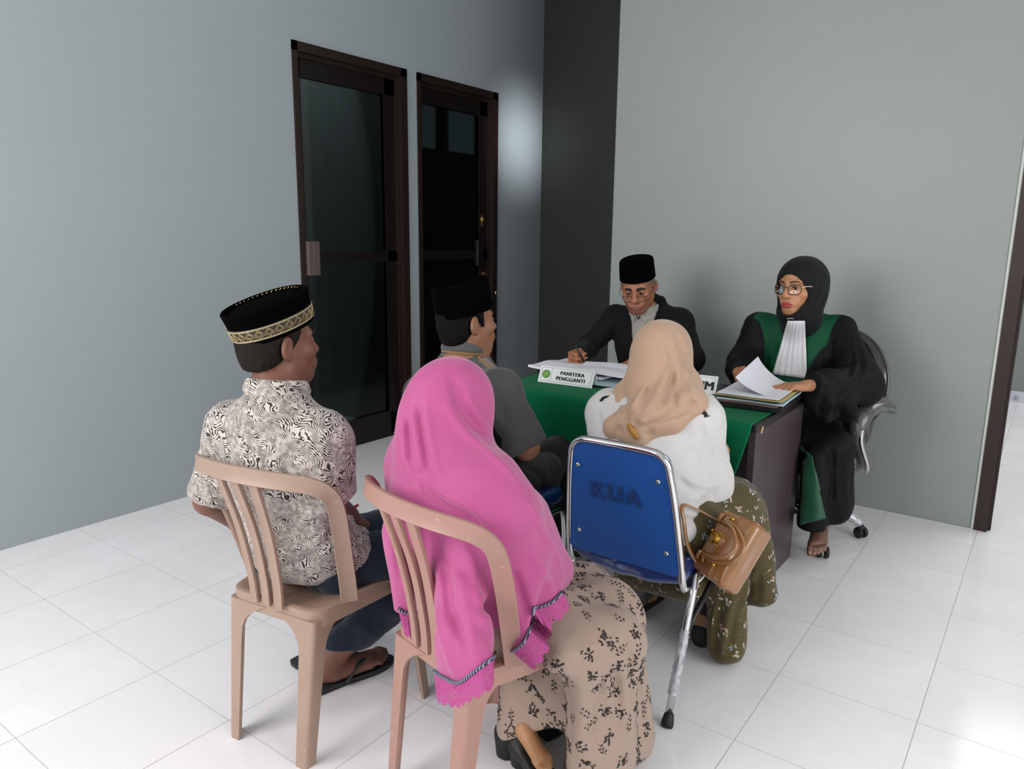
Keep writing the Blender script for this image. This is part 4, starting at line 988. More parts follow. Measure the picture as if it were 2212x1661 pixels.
# ------------------------------------------------------------------ man in the grey shirt
phi = D2R(6); RC = rotz(phi); cC = at(1003, 800, y=2.05)
TC = lambda x, y, z: A3(x, y, 0)@RC.T+A3(cC[0], cC[1], z)
HC = Head(at(1037, 700, d=2.60)-A3(.077, -.022, 0), D2R(-20), D2R(3), 0, 1.0)
shR, shL = at(1083, 842, d=2.56), at(915, 850, d=2.80)
elR, wrR = at(1137, 966, d=2.56), at(1128, 978, d=2.80)
elL, wrL = TC(-.24, .02, .62), TC(-.16, .24, .60)
hipR, hipL, knR, knL = TC(.13, .13, .49), TC(-.07, .13, .49), TC(.14, .53, .48), TC(-.10, .54, .48)
anR, anL = TC(.13, .46, .08), TC(-.10, .48, .08)
F = Field(); HC.add(F, neck_to=TC(0, .0, .93), neck_r=.058)
F.cap(TC(0, 0, .93), TC(.02, .08, .52), .08, .10, .05); F.cap(shL, shR, .05, k=.05)
for sh, el, wr in ((shR, elR, wrR), (shL, elL, wrL)): F.cap(sh, el, .050, .044, .02); F.cap(el, wr, .044, .028, .015)
hand(F, wrR, wrR-elR, A3(-.8, 0, -.6), -1, (.5, .6, .6, .7)); hand(F, wrL, wrL-elL, A3(.6, 0, -.8), 1, (.5, .6, .6, .7))
F.chain([hipR, knR, anR], [.07, .055, .038], .03); F.chain([hipL, knL, anL], [.07, .055, .038], .03); F.cap(hipL, hipR, .07, k=.04)
foot(F, anR*A3(1, 1, 0)+A3(0, -.03, .02), A3(.1, 1, 0), 1, 1, ankle=anR); foot(F, anL*A3(1, 1, 0)+A3(0, -.03, .02), A3(-.1, 1, 0), 1, -1, ankle=anL)
b0, b1 = HC.c-A3(.17, .17, .15), HC.c+A3(.17, .17, .16); L_, H_ = F.bounds()
V1 = F.parts([(.0033, b0, b1), (.0075, L_-.03, A3(9, 9, b0[2]+.0075))])
manC = person_root(V1[0], V1[1], HC.tint(V1[0], '#8a5a40'), 'man in grey short sleeved shirt with mustard piping and plain black cap, seen from behind')
HC.eyes(manC)
F2 = Field(); F2.ell(HC.W((0, -.014, .03)), A3(.083, .104, .088), HC.R, .01); F2.ell(HC.W((0, -.055, -.028)), A3(.068, .054, .066), HC.R, .03); F2.cut(HC.W((0, .02, .03)), HC.R@A3(0, 1, -.35), .01)
F2.cut(HC.W((0, -.06, -.088)), HC.R@A3(0, .25, -1), .012)
for q in (-1, 1): F2.ell(HC.W((q*.088, -.012, -.008)), A3(.02, .026, .034), HC.R, .006, sub=True); F2.cap(HC.W((q*.078, .016, .03)), HC.W((q*.077, .018, -.008)), .008, .006, .008)
F2.noise(.0012, 120, 1); v, q = F2.mesh(.004); put('hair', v, q, M_HAIR, manC)
cap_songkok(HC, manC, .036, .108, .088, .108, -.008, D2R(9), M_VELVET, .985, top_dip=.022)
m = MB(); m.lathe([(0, 0), (.007, 0), (.006, .003), (0, .004)], HC.W((.06, .085, .10)), 12, axis=HC.R@A3(.6, .8, .1)); m.build('cap_badge', M_BRASS, manC, smooth=True)
# shirt: grey panels, lighter yoke, pale shoulder strips
def tint_cloth(name, bump=(340, .2), wr=.4, rough=.8):
    t = NT(name); a = t.n('ShaderNodeAttribute', attribute_name='tint'); co = t.coord(); n1 = t.noise(co, 5, 4)
    t.base(t.mix(n1, t.mix(.18, a.outputs['Color'], (0, 0, 0, 1)), t.mix(.05, a.outputs['Color'], (1, 1, 1, 1)))); t.set(rough=rough, spec=.2, sheen=.15)
    t.bump(t.math('ADD', t.math('MULTIPLY', t.noise(co, bump[0], 1), .25), t.noise(co, 15, 4, .6, .8)), wr, .005); return t.m
M_SHIRTC = tint_cloth('grey_panelled_cloth')
S = Field()
for sh, el, ft in ((shR, elR, 1.02), (shL, elL, .95)):
    d = el-sh; S.cap(sh, sh+d*1.12, .066, .078, .02); S.cut(sh+d*ft, d+A3(0, .0, .04), .004, np.minimum(sh, el)-.2, np.maximum(sh, el)+.2)
S.ell(TC(0, .0, .79), A3(.185, .12, .17), RC, .05); S.ell(TC(.01, .04, .62), A3(.172, .13, .18), RC, .06); S.ell(TC(.03, .11, .51), A3(.20, .17, .085), RC, .06)
S.cap(shL, shR, .066, .064, .05); nk0, nk1 = HC.W((0, -.022, -.062)), TC(0, 0, .93); nk = nk1+(nk0-nk1)*((.975-nk1[2])/(nk0[2]-nk1[2]))
S.cap(TC(0, 0, .92), nk-A3(0, 0, .006), .088, .070, .05)
S.cap(TC(.16, .14, .50), TC(.20, .27, .485), .075, .07, .04); S.cap(TC(.19, .20, .47), TC(.225, .25, .42), .05, .04, .03)
S.noise(.005, 14, 4); S.noise(.003, 30, 5); S.cut(nk+A3(0, 0, .004), RC@A3(0, .15, 1), .006); S.cut(TC(0, 0, .415), A3(0, -.15, -1), .006)
S.folds_px([[(1075, 840), (1090, 900), (1080, 960)], [(1040, 920), (1060, 970), (1100, 1000)], [(1130, 1005), (1165, 1030), (1180, 1070)]], .012, .008)
S.folds_px([[(1060, 850), (1068, 920)], [(1150, 1000), (1185, 1020)]], .012, -.006)
v, q = S.mesh(.006)
loc = (v-A3(cC[0], cC[1], 0))@RC; ctop = np.array(lin('#403f43')[:3]); C_ = np.tile(np.array(lin('#2a2729')[:3]), (len(v), 1))
back = (loc[:, 2] > .80) & (np.abs(loc[:, 0]) < .152); C_[back] = ctop
tex = (loc[:, 2] > .775) & (loc[:, 0] > .07) & (loc[:, 0] < .155); C_[tex] = np.array(lin('#4a4844')[:3])
strip = (loc[:, 2] > .88) & (loc[:, 0] > .085) & (np.abs(loc[:, 1]+.01-(loc[:, 0]-.08)*.2) < .028); C_[strip] = np.array(lin('#8f7d78')[:3])
shirtC = put('shirt', v, q, M_SHIRTC, manC, color=C_)
rc = lambda r, dz, a: nk+RC@A3(r*math.cos(a), r*math.sin(a)*.98, dz-.012*math.sin(a))
C2 = Field(); C2.chain([rc(.064, .020, a) for a in np.linspace(0, 2*PI, 22)], .011, .006); C2.chain([rc(.067, .002, a) for a in np.linspace(0, 2*PI, 22)], .012, .012)
v, q = C2.mesh(.004); put('collar', v, q, simple('grey_collar', '#4a494c', .8, sheen=.2), shirtC)
M_MUST = simple('mustard_piping', '#86693a', .7)
m = MB(); m.tube([rc(.0765, -.010, a) for a in np.linspace(D2R(-200), D2R(20), 30)], .0045, 8)
Sx = S.freeze()
def onsurf(pts, off=.001):
    out = []
    for p in pts:
        p = A3(*p)
        for _ in range(12):
            d = Sx.ev(p[None])[0]; g = Sx.grad(p[None])[0]; p = p-g*(d-off)
        out.append(p)
    return out
m.tube(onsurf([TC(.07+.013*i, -.03+.004*i, .955-.006*i) for i in range(9)]), .0045, 8); m.build('mustard_piping', M_MUST, shirtC, smooth=True)
m = MB()
for xx in (.158,): m.tube(onsurf([TC(xx-.002*i, -.06-.006*abs(i-4), .92-.02*i) for i in range(9)]), .002, 6)
m.tube(onsurf([TC(.10, -.08, .93-.02*i) for i in range(8)]), .0013, 6); m.build('seam_piping', simple('pale_piping', '#7d7a74', .7), shirtC, smooth=True)
M_BLACKCL = cloth('black_trouser_cloth', '#0b0b0d', wrinkle=.3)
J = Field(); J.cap(hipL, hipR, .095, k=.03)
for h, kn, an in ((hipR, knR, anR), (hipL, knL, anL)): J.cap(h, kn, .090, .075, .03); J.cap(kn, an, .072, .062, .03)
for an in (anR, anL): J.cut(an+A3(0, 0, -.02), A3(0, 0, -1), .004, an-.15, an+A3(.15, .15, .15))
v, q = J.mesh(.008); put('trousers', v, q, M_BLACKCL, manC)
# ------------------------------------------------------------------ clerk in the black suit
yE = PI+D2R(3); RE = rotz(yE); cE = at(1402, 690, y=3.64)
TE = lambda x, y, z: A3(x, y, 0)@RE.T+A3(cE[0], cE[1], z)
HE = Head(A3(0, 0, 0), PI+D2R(17), D2R(-20), D2R(4), 1.05)
HE.c = at(1371, 636, d=3.76)-HE.R@A3(0, .095, 0)
shR, shL = TE(.195, .0, .945), TE(-.170, .0, .945)
wrR = at(1250, 770, y=3.20); elR = at(1268, 752, y=3.46); elL = at(1497, 775, y=3.50); wrL = A3(*(at(1374, 778, z=.795)))+A3(.02, .06, .0)
hipR, hipL = TE(.10, -.10, .50), TE(-.10, -.10, .50); knR, knL = hipR+A3(0, -.40, .0), hipL+A3(0, -.40, .0); anR, anL = knR*A3(1, 1, 0)+A3(0, .05, .09), knL*A3(1, 1, 0)+A3(0, .05, .09)
F = Field(); HE.add(F, neck_to=TE(0, .03, .95), neck_r=.056, nose=1.12, jaw=1.08)
F.cap(TE(0, 0, .95), TE(0, -.08, .52), .09, .10, .05); F.cap(shL, shR, .05, k=.05)
for sh, el, wr in ((shR, elR, wrR), (shL, elL, wrL)): F.cap(sh, el, .045, .040, .02); F.cap(el, wr, .040, .026, .015)
tR, thR = hand(F, wrR, A3(.12, -1, -.05), A3(1, .12, .05), 1, (1.0, 1.08, 1.12, 1.15), 1.12, spread=.04, thumb=(.35, .7), tcurl=.7)
tL, thL = hand(F, wrL, A3(-.30, -.9, -.10), A3(0, -.1, -1), -1, (.18, .2, .22, .25), 1.0, spread=.12, thumb=(.7, .1))
F.chain([hipR, knR, anR], [.07, .055, .038], .03); F.chain([hipL, knL, anL], [.07, .055, .038], .03); F.cap(hipL, hipR, .07, k=.04)
foot(F, anR*A3(1, 1, 0)+A3(0, .03, .02), A3(0, -1, 0), 1, 1, ankle=anR); foot(F, anL*A3(1, 1, 0)+A3(0, .03, .02), A3(0, -1, 0), 1, -1, ankle=anL)
b0, b1 = HE.c-A3(.17, .17, .16), HE.c+A3(.17, .17, .16); L_, H_ = F.bounds()
hz = A3(min(wrR[0], wrL[0])-.10, min(wrR[1], wrL[1])-.22, .70); hz1 = A3(max(wrR[0], wrL[0])+.10, min(wrR[1], wrL[1])-.0, b0[2])
V1 = F.parts([(.0026, b0, b1), (.003, A3(hz[0], hz[1], .70), A3(hz1[0], 3.235, .93)), (.008, A3(-9, 3.227, -1), A3(9, 9, b0[2]+.008)), (.008, A3(-9, 0, -1), A3(9, 3.243, .71))])
CE = HE.tint(V1[0], '#9a6142', lips='#8a4f45', stubble='#5b4237', cheek='#a8604a')
q_ = HE.loc(V1[0]); fz = (q_[:, 2] > .015) & (np.abs(q_[:, 0]) > .060) & (q_[:, 1] < .045) & (q_[:, 2] < .2); CE[fz] = np.array(lin('#6f5a4a')[:3])
clerk = person_root(V1[0], V1[1], CE, 'man in black suit, black cap and thin glasses behind the desk, reading')
HE.eyes(clerk, look=(0, D2R(8)), browth=.0042)
nails(tR[:4]+tL[:4], clerk)
cap_songkok(HE, clerk,   .046, .087, .086, .103, -.012, D2R(4), M_VELVET, .95, top_dip=.004)
F2 = Field(); F2.ell(HE.W((0, -.016, .033)), A3(.0785, .098, .086), HE.R, .01); F2.cut(HE.W((0, .0, .03)), HE.R@A3(0, 1, -.2), .01); F2.cut(HE.W((0, -.06, -.06)), HE.R@A3(0, .25, -1), .012)
for q in (-1, 1): F2.ell(HE.W((q*.088, -.012, -.006)), A3(.02, .026, .036), HE.R, .006, sub=True)
v, q = F2.mesh(.005); put('hair', v, q, hair_mat('stubbly_grey_hair', '#4a4038', '#6d6258'), clerk)
# thin wire glasses low on the nose
M_WIRE = simple('thin_dark_wire', '#2a2320', .3, .7)
def lens_mat():
    t = NT('spectacle_lens'); tr = t.n('ShaderNodeBsdfTransparent'); gl = t.n('ShaderNodeBsdfGlossy'); gl.inputs['Roughness'].default_value = .02; lw = t.n('ShaderNodeFresnel'); lw.inputs[0].default_value = 1.6
    mx = t.n('ShaderNodeMixShader'); t.l(lw.outputs[0], mx.inputs[0]); t.l(tr.outputs[0], mx.inputs[1]); t.l(gl.outputs[0], mx.inputs[2]); t.l(mx.outputs[0], t.out.inputs[0]); return t.m
M_LENS = lens_mat()
def glasses(H, parent, zc, yc, rx, rz, th, mat, top_only=False, cat=0.0, dx=.032, temple_z=0.0, wrap=.012, hinge=None, ear=(.083, -.015, .012)):
    m = MB(); rims = []
    for q in (-1, 1):
        a = np.linspace(0, 2*PI, 40, endpoint=False); P = []
        for t in a:
            c, s = math.cos(t), math.sin(t); x = np.sign(c)*abs(c)**.8*rx; z = np.sign(s)*abs(s)**.8*rz+cat*max(0, x/rx)*max(0, s)
            P.append((q*(dx+x), yc-wrap*((dx+x)/(.06))**2, zc+z))
        rims.append(P); m.tube([H.W(p) for p in P], th, 6, closed=True)
    m.tube([H.W(p) for p in spline([(-(dx-rx*.9), yc, zc+rz*.35), (0, yc+.003, zc+rz*.55), (dx-rx*.9, yc, zc+rz*.35)], 6)], th*.9, 6)
    g = m.build('glasses', mat, parent, smooth=True)
    for q, P in zip((-1, 1), rims):
        l = MB(); c = np.mean(P, 0); k = len(P); l.add([H.W(c)]+[H.W(p) for p in P], [(0, 1+i, 1+(i+1) % k) for i in range(k)]); l.build('lens', M_LENS, g)
        m = MB(); x0 = q*(dx+rx); y0 = yc-wrap*((dx+rx)/.06)**2
        m.tube([H.W(p) for p in spline([(x0, y0, zc+rz*.45), (q*.076, y0-.02, zc+rz*.5+(ear[2]-zc)*.25), (q*.082, .02, ear[2]*.8+zc*.2), (q*ear[0], ear[1], ear[2])], 6)], th*.95, 6, flat=(1.0, .8)); m.build('temple', hinge or mat, g, smooth=True)
    return g
glasses(HE, clerk, -.020, .103, .0235, .0155, .0014, M_WIRE, ear=(.084, -.012, .016))
# shirt, jacket with lapels
M_SUIT = cloth('black_suit_cloth', '#09090b', .15, 500, .85, .02, wrinkle=.35); M_SHIRTE = cloth('pale_grey_shirt', '#a39e96', .05, 600, .75, wrinkle=.3)
sE = Field(); sE.ell(TE(0, .0, .82), A3(.17, .115, .17), RE, .05); sE.ell(TE(0, -.03, .64), A3(.16, .125, .18), RE, .06); sE.cap(TE(0, .0, .96), TE(0, .045, 1.025), .075, .064, .04); sE.cap(TE(0, .045, .93), TE(0, .075, .995), .075, .066, .04)
JF = sE.freeze(); JF2 = Field()
JF2.ell(TE(0, -.004, .82), A3(.192, .128, .17), RE, .05); JF2.ell(TE(0, -.03, .62), A3(.178, .140, .20), RE, .06); JF2.cap(shL+A3(0, 0, .006), shR+A3(0, 0, .006), .068, k=.05); JF2.cap(TE(0, -.02, .96), TE(0, .0, 1.035), .10, .080, .07)
# V-shaped opening of the jacket
for s in (-1, 1):
    pass
nV = [TE(s*.052, .20, 1.0) for s in (-1, 1)]
V_ = Field(); V_.cap(TE(.0, .16, 1.0), TE(.0, .16, .70), .078, .018, .0)
def vfn(P):
    q = (P-A3(cE[0], cE[1], 0))@RE; w = np.clip(.010+(q[:, 2]-.70)*.19, .004, .062); return np.maximum(np.abs(q[:, 0]-.004)-w, np.maximum(.045-q[:, 1], .67-q[:, 2]))
JF2.ops.append(('sub', vfn, TE(.12, .3, .62)*0-9, A3(9, 9, 9), .006))
for sh, el, wr, ext in ((shR, elR, wrR, .86), (shL, elL, wrL, .80)):
    e = el+(wr-el)*ext; JF2.cap(sh, el, .068, .058, .03); JF2.cap(el, e, .058, .046, .025); JF2.cut(el+(wr-el)*(ext+.04), wr-el, .004, np.minimum(e, wr)-.09, np.maximum(e, wr)+.09)
JF2.cut(TE(0, .0, 1.052), A3(0, 0, 1)+RE@A3(0, .5, 0), .005); JF2.noise(.004, 14, 6); JF2.noise(.0025, 30, 6)
JF2.folds_px([[(1290, 690), (1300, 730), (1290, 770)], [(1310, 700), (1330, 750)], [(1270, 735), (1290, 760)], [(1470, 700), (1480, 760)], [(1490, 720), (1502, 770)]], .012, .007)
v, q = JF2.mesh(.0055); jacket = put('suit_jacket', v, q, M_SUIT, clerk)
sE.noise(.002, 30, 3); sE.cut(TE(0, .045, 1.035), A3(.0, .0, 1)+RE@A3(0, .12, 0), .004); v, q = sE.mesh(.006); shE = put('shirt', v, q, M_SHIRTE, clerk)
JS = JF2.freeze()
def onfield(S, p, off=.001):
    p = A3(*p)
    for _ in range(14):
        d = S.ev(p[None])[0]; g = S.grad(p[None])[0]; p = p-g*(d-off)*.9
    return p
for s in (-1, 1):   # lapels
    m = MB(); rings = []
    for t in np.linspace(0, 1, 14):
        z = 1.03-.31*t; w = max(.004, .010+(z-.70)*.19); wl = .050*math.sin(PI*min(1, t*.85+.16))**.8+.004
        rings.append([onfield(JS, TE(.004+s*(w+wl*a), .13, z), .004 if a > 0 else .006) for a in (.0, .35, .7, 1.0)])
    k = 4; V = np.concatenate(rings); F_ = [(i*k+j, i*k+j+1, (i+1)*k+j+1, (i+1)*k+j) for i in range(13) for j in range(3)]
    o = put('lapel', V, F_, M_SUIT, jacket); md = o.modifiers.new('thickness', 'SOLIDIFY'); md.thickness = .003; md.offset = 0
# collar points of the shirt, lanyard
for s in (-1, 1):
    m = MB(); P = [onfield(sE, TE(s*x, y, z), .006) for x, y, z in ((.052, .07, 1.035), (.03, .12, 1.01), (.008, .14, .985), (.032, .14, .945), (.056, .09, .985))]
    m.add(P, [(0, 1, 2, 3, 4)]); o = m.build('collar', M_SHIRTE, shE); md = o.modifiers.new('thickness', 'SOLIDIFY'); md.thickness = .004; md.offset = 1
m = MB(); tq = [onfield(sE, TE(x, .14, z), .003) for x, z in ((-.020, .992), (0, 1.0), (.020, .992), (.004, .955))]; m.add(tq, [(0, 1, 2, 3)]); o = m.build('dark_undershirt', M_RUBBER, shE); md = o.modifiers.new('thickness', 'SOLIDIFY'); md.thickness = .003; md.offset = 1
m = MB(); m.tube(spline([onfield(sE, TE(-.05, .05, .955), .006), onfield(sE, TE(-.045, .11, .88), .006), onfield(sE, TE(-.03, .12, .80), .006), onfield(sE, TE(-.022, .12, .72), .006)], 8), .004, 6, flat=(1.5, .4)); m.tube(spline([onfield(sE, TE(.064, .05, .955), .006), onfield(sE, TE(.056, .11, .88), .006), onfield(sE, TE(.036, .12, .80), .006), onfield(sE, TE(.026, .12, .72), .006)], 8), .004, 6, flat=(1.5, .4)); m.build('lanyard', simple('maroon_ribbon', '#4a1d1d', .6), clerk, smooth=True)
J = Field(); J.cap(hipL, hipR, .095, k=.03)
for h, kn, an in ((hipR, knR, anR), (hipL, knL, anL)): J.cap(h, kn, .088, .072, .03); J.cap(kn, an, .07, .06, .03)
v, q = J.mesh(.01); put('trousers', v, q, M_SUIT, clerk)
for an, s in ((anR, 1), (anL, -1)):
    f = Field(); h = an*A3(1, 1, 0)+A3(0, .03, .0); f.cap(h+A3(0, 0, .04), h+A3(0, -.18, .032), .046, .042, .03); f.cut(h, A3(0, 0, -1), .004); v, q = f.mesh(.008); put('shoe', v, q, M_RUBBER, clerk)
d = (thR[1]-wrR); m = MB(); p0 = thR[1]+A3(-.012, -.012, .0); ax = A3(-.35, -.35, .87); ax /= np.linalg.norm(ax)
m.tube([p0-ax*.055, p0-ax*.05, p0+ax*.05, p0+ax*.052], [.001, .004, .0045, .0035], 10)
tag(m.build('pen', simple('black_plastic', '#0c0c0d', .35), smooth=True), 'black pen gripped in the raised fist of the man in black suit', 'pen')
# ------------------------------------------------------------------ woman in the green and black robe
yF = D2R(161); RF = rotz(yF); cF = at(1735, 715, y=3.60)
TF = lambda x, y, z: A3(x, y, 0)@RF.T+A3(cF[0], cF[1], z)
HF = Head(A3(0, 0, 0), D2R(164), D2R(-3), D2R(2), 1.07)
HF.c = at(1701, 623, d=3.29)-HF.R@A3(0, .095, 0)*1.07
shR, shL = at(1640, 708, y=3.55), at(1812, 716, y=3.62)
elR, wrR = at(1610, 785, y=3.46), at(1594, 804, y=3.27)
elL, wrL = at(1862, 832, y=3.45), at(1742, 833, y=3.09)
hip, kn1, kn2 = A3(-.86, 3.57, .50), A3(-.705, 3.30, .50), A3(-.93, 3.28, .49)
an1 = A3(-.725, 3.34, .19)
F = Field(); HF.add(F, neck_to=TF(0, .01, .95), neck_r=.05, male=False, ears=False, jaw=1.03, nose=1.05)
F.cap(TF(0, 0, .92), TF(0, -.03, .52), .08, .10, .05); F.cap(shL, shR, .045, k=.05)
for sh, el, wr in ((shR, elR, wrR), (shL, elL, wrL)): F.cap(sh, el, .042, .038, .02); F.cap(el, wr, .038, .024, .015)
fL = at(1660, 836, z=.80)-wrL; fL /= np.linalg.norm(fL); tL, thL = hand(F, wrL, fL, A3(-.05, -.15, -1), -1, (.20, .34, .55, .60), .98, spread=.10, thumb=(.5, .35))
tR, thR = hand(F, wrR, A3(.55, -.75, -.1), A3(.75, .5, -.35), 1, (.9, 1.0, 1.0, 1.0), .95, thumb=(.4, .6))
F.chain([hip, kn1, an1], [.08, .056, .034], .03); F.chain([hip, kn2, A3(-.95, 3.3, .10)], [.08, .056, .036], .03)
ftip = foot(F, A3(-.735, 3.345, .125), A3(.20, -.95, -.28), .95, -1, up=A3(.06, -.28, .95), ankle=an1)
foot(F, A3(-.95, 3.34, .02), A3(0, -1, 0), .95, 1, ankle=A3(-.95, 3.3, .10))
b0, b1 = HF.c-A3(.17, .17, .17), HF.c+A3(.17, .17, .17)
L_, H_ = F.bounds()
V1 = F.parts([(.0026, b0, b1), (.003, A3(wrR[0]-.14, 2.9, .72), A3(wrL[0]+.02, 3.26, b0[2])), (.003, A3(-.82, 3.02, 0), A3(-.60, 3.34, .24)), (.008, A3(wrL[0]+.012, 2.9, .232), A3(9, 9, b0[2]+.008)), (.008, A3(-9, 3.252, .232), A3(wrL[0]+.028, 9, b0[2]+.008)), (.008, A3(-9, 2.9, -1), A3(-.812, 9, .24))])
CFc = HF.tint(V1[0], '#b07a55', lips='#a32b34', cheek='#c47a5c')
pz = V1[0]; hands_ = (pz[:, 2] < .9) & (pz[:, 2] > .7) & (pz[:, 1] < 3.27); CFc[hands_] = np.array(lin('#a8714f')[:3]); CFc[pz[:, 2] < .3] = np.array(lin('#6a4434')[:3])
judge = person_root(V1[0], V1[1], CFc, 'woman in green and black robe, black headscarf and glasses, behind the file stack')
HF.eyes(judge, look=(D2R(-6), D2R(-4)), browcol=simple('brown_brow', '#4a2d1b', .8), browth=.0023)
nails(tL[:4]+ftip, judge)
# headscarf: hood with a face opening, wrapped under the chin
M_HIJF = cloth('black_headscarf_cloth', '#0d0d11', .2, 500, .8, .05, wrinkle=.25)
Hd = Field(); K = HF.k
Hd.ell(HF.W((0, -.020, .022)), A3(.097, .122, .104)*K, HF.R, .03); Hd.ell(HF.W((0, -.02, -.05)), A3(.092, .095, .09)*K, HF.R, .05)
Hd.cap(HF.W((0, .025, -.125)), TF(0, .02, .97), .068, .075, .05); Hd.cap(HF.W((0, .0, -.10)), TF(0, .0, .95), .078, .092, .05); Hd.ell(HF.W((0, .04, -.105)), A3(.066, .05, .035)*K, HF.R, .03)
def opening(P):
    q = HF.loc(P); e = np.sqrt((q[:, 0]/.0625)**2+((q[:, 2]+.022)/(np.where(q[:, 2] > -.022, .078, .090)))**2)-1; return np.maximum(e*.06, .025-q[:, 1])
Hd.ops.append(('sub', opening, HF.c-.3, HF.c+.3, .012))
Hd.noise(.002, 16, 2)
Hd.folds_px([[(1752, 582), (1757, 610), (1748, 640), (1738, 668)], [(1772, 600), (1768, 630), (1750, 665), (1740, 680)], [(1785, 625), (1772, 660), (1745, 690)], [(1776, 672), (1755, 695)], [(1745, 572), (1770, 590)]], .006, .007)
Hd.folds_px([[(1760, 585), (1764, 615), (1754, 645), (1742, 675)], [(1779, 612), (1774, 640), (1750, 678)], [(1784, 648), (1765, 680), (1748, 694)]], .007, -.005)
v, q = Hd.mesh(.004); hj = put('headscarf', v, q, M_HIJF, judge)
bp = Hd.hit(1708, 688); m = MB(); bm_r = CR
for i in range(7): m.lathe([(0, 0), (.0035, 0), (.0025, .003), (0, .004)], bp+CR*(.0052*(i-3))-CU*.002*abs(i-3)*.3-CF*.003, 8, axis=-CF)
m.build('brooch', simple('silver_stones', '#d8d8d8', .15, 1.0), hj, smooth=True)
M_GFR = simple('dark_acetate', '#15100f', .25); M_GHI = simple('pale_pink_temple', '#d8b8b4', .3)
glasses(HF, judge, -.004, .106, .0255, .0195, .0019, M_GFR, cat=.004, dx=.0345, wrap=.016, hinge=M_GHI, ear=(.085, .0, .004))
# robe: black with green fronts over the shoulders
def satin(name):
    t = NT(name); a = t.n('ShaderNodeAttribute', attribute_name='tint'); co = t.coord(); n1 = t.noise(co, 6, 3)
    t.base(t.mix(n1, t.mix(.15, a.outputs['Color'], (0, 0, 0, 1)), a.outputs['Color'])); t.set(rough=.65, spec=.18)
    t.bump(t.noise(co, 13, 4, .6, .8), .35, .005); return t.m
M_ROBE = satin('robe_satin')
Rb = Field()
Rb.ell(TF(0, .0, .82), A3(.19, .14, .18), RF, .05); Rb.ell(TF(0, .0, .62), A3(.20, .17, .20), RF, .06); Rb.cap(shL, shR, .066, .066, .06); Rb.cap(TF(0, -.01, .93), TF(0, -.01, .985), .11, .085, .06)
Rb.cap(shR, elR, .070, .078, .03); Rb.cap(elR, elR+(wrR-elR)*.72, .080, .066, .03); Rb.cap(elR, elR+A3(.02, -.08, -.10), .07, .05, .04)
Rb.cap(shL, elL, .074, .088, .03); Rb.cap(elL, elL+(wrL-elL)*.66, .085, .064, .03); Rb.cap(elL+(wrL-elL)*.6, elL+(wrL-elL)*.92, .064, .052, .03); Rb.cap(elL+(wrL-elL)*.3+A3(0, 0, -.03), elL+(wrL-elL)*.66+A3(.02, -.03, -.05), .055, .045, .03)
cu = elL+(wrL-elL)*.93; Rb.cut(cu, wrL-elL+A3(0, 0, .06), .006, cu-.16, cu+.16)
Rb.ell(at(1808, 872, y=3.27), A3(.115, .035, .060), rotz(-.6)@roty(.25), .05); Rb.cap(at(1752, 862, y=3.17), at(1784, 900, y=3.2), .034, .028, .05)      # hanging cuff
# lap and the fall of the robe
Rb.cap(hip, kn1, .12, .085, .05); Rb.cap(hip, A3(-.80, 3.30, .50), .12, .075, .05); Rb.cap(A3(-.745, 3.21, .47), A3(-.738, 3.20, .18), .055, .062, .04); Rb.cap(kn1, A3(-.685, 3.33, .23), .085, .075, .03); Rb.cap(A3(-.74, 3.36, .45), A3(-.70, 3.40, .23), .10, .085, .04); Rb.cap(A3(-.75, 3.28, .46), A3(-.745, 3.27, .20), .06, .06, .04)
Rb.noise(.004, 12, 7); Rb.noise(.003, 26, 8)
Rb.cut(A3(0, 0, .165), A3(0, 0, -1), .012)
Rb.folds_px([[(1850, 740), (1860, 790), (1850, 830)], [(1835, 735), (1840, 790), (1815, 830)], [(1865, 800), (1830, 850), (1790, 860)], [(1600, 740), (1610, 770), (1590, 800)], [(1790, 850), (1770, 880), (1775, 910)], [(1820, 860), (1810, 900)], [(1830, 960), (1815, 1010), (1820, 1080)], [(1790, 960), (1800, 1020), (1795, 1090)], [(1840, 1010), (1838, 1070)]], .012, .010)
Rb.folds_px([[(1843, 740), (1850, 790), (1835, 835)], [(1805, 855), (1790, 900)], [(1812, 960), (1808, 1020), (1808, 1085)], [(1690, 740), (1680, 800)], [(1770, 740), (1775, 790)]], .010, -.006)
v, q = Rb.mesh(.0055)
loc = (v-A3(cF[0], cF[1], 0))@RF; grn = np.array(lin('#0f4a2f')[:3]); C_ = np.tile(np.array(lin('#08080b')[:3]), (len(v), 1))
w_out = np.clip(.088+(loc[:, 2]-.72)*.36, .085, .158); g_ = (np.abs(loc[:, 0]-.004) < w_out+.01) & (loc[:, 2] > .66) & ((loc[:, 1] > .02) | (loc[:, 2] > .90)) & (loc[:, 1] > -.07) & (loc[:, 1] < .165); gs = np.clip((w_out-np.abs(loc[:, 0]-.004))/.006+.5, 0, 1)*g_; C_ = C_*(1-gs[:, None])+grn*gs[:, None]
robe = put('robe', v, q, M_ROBE, judge, color=C_)
RS = Rb.freeze()
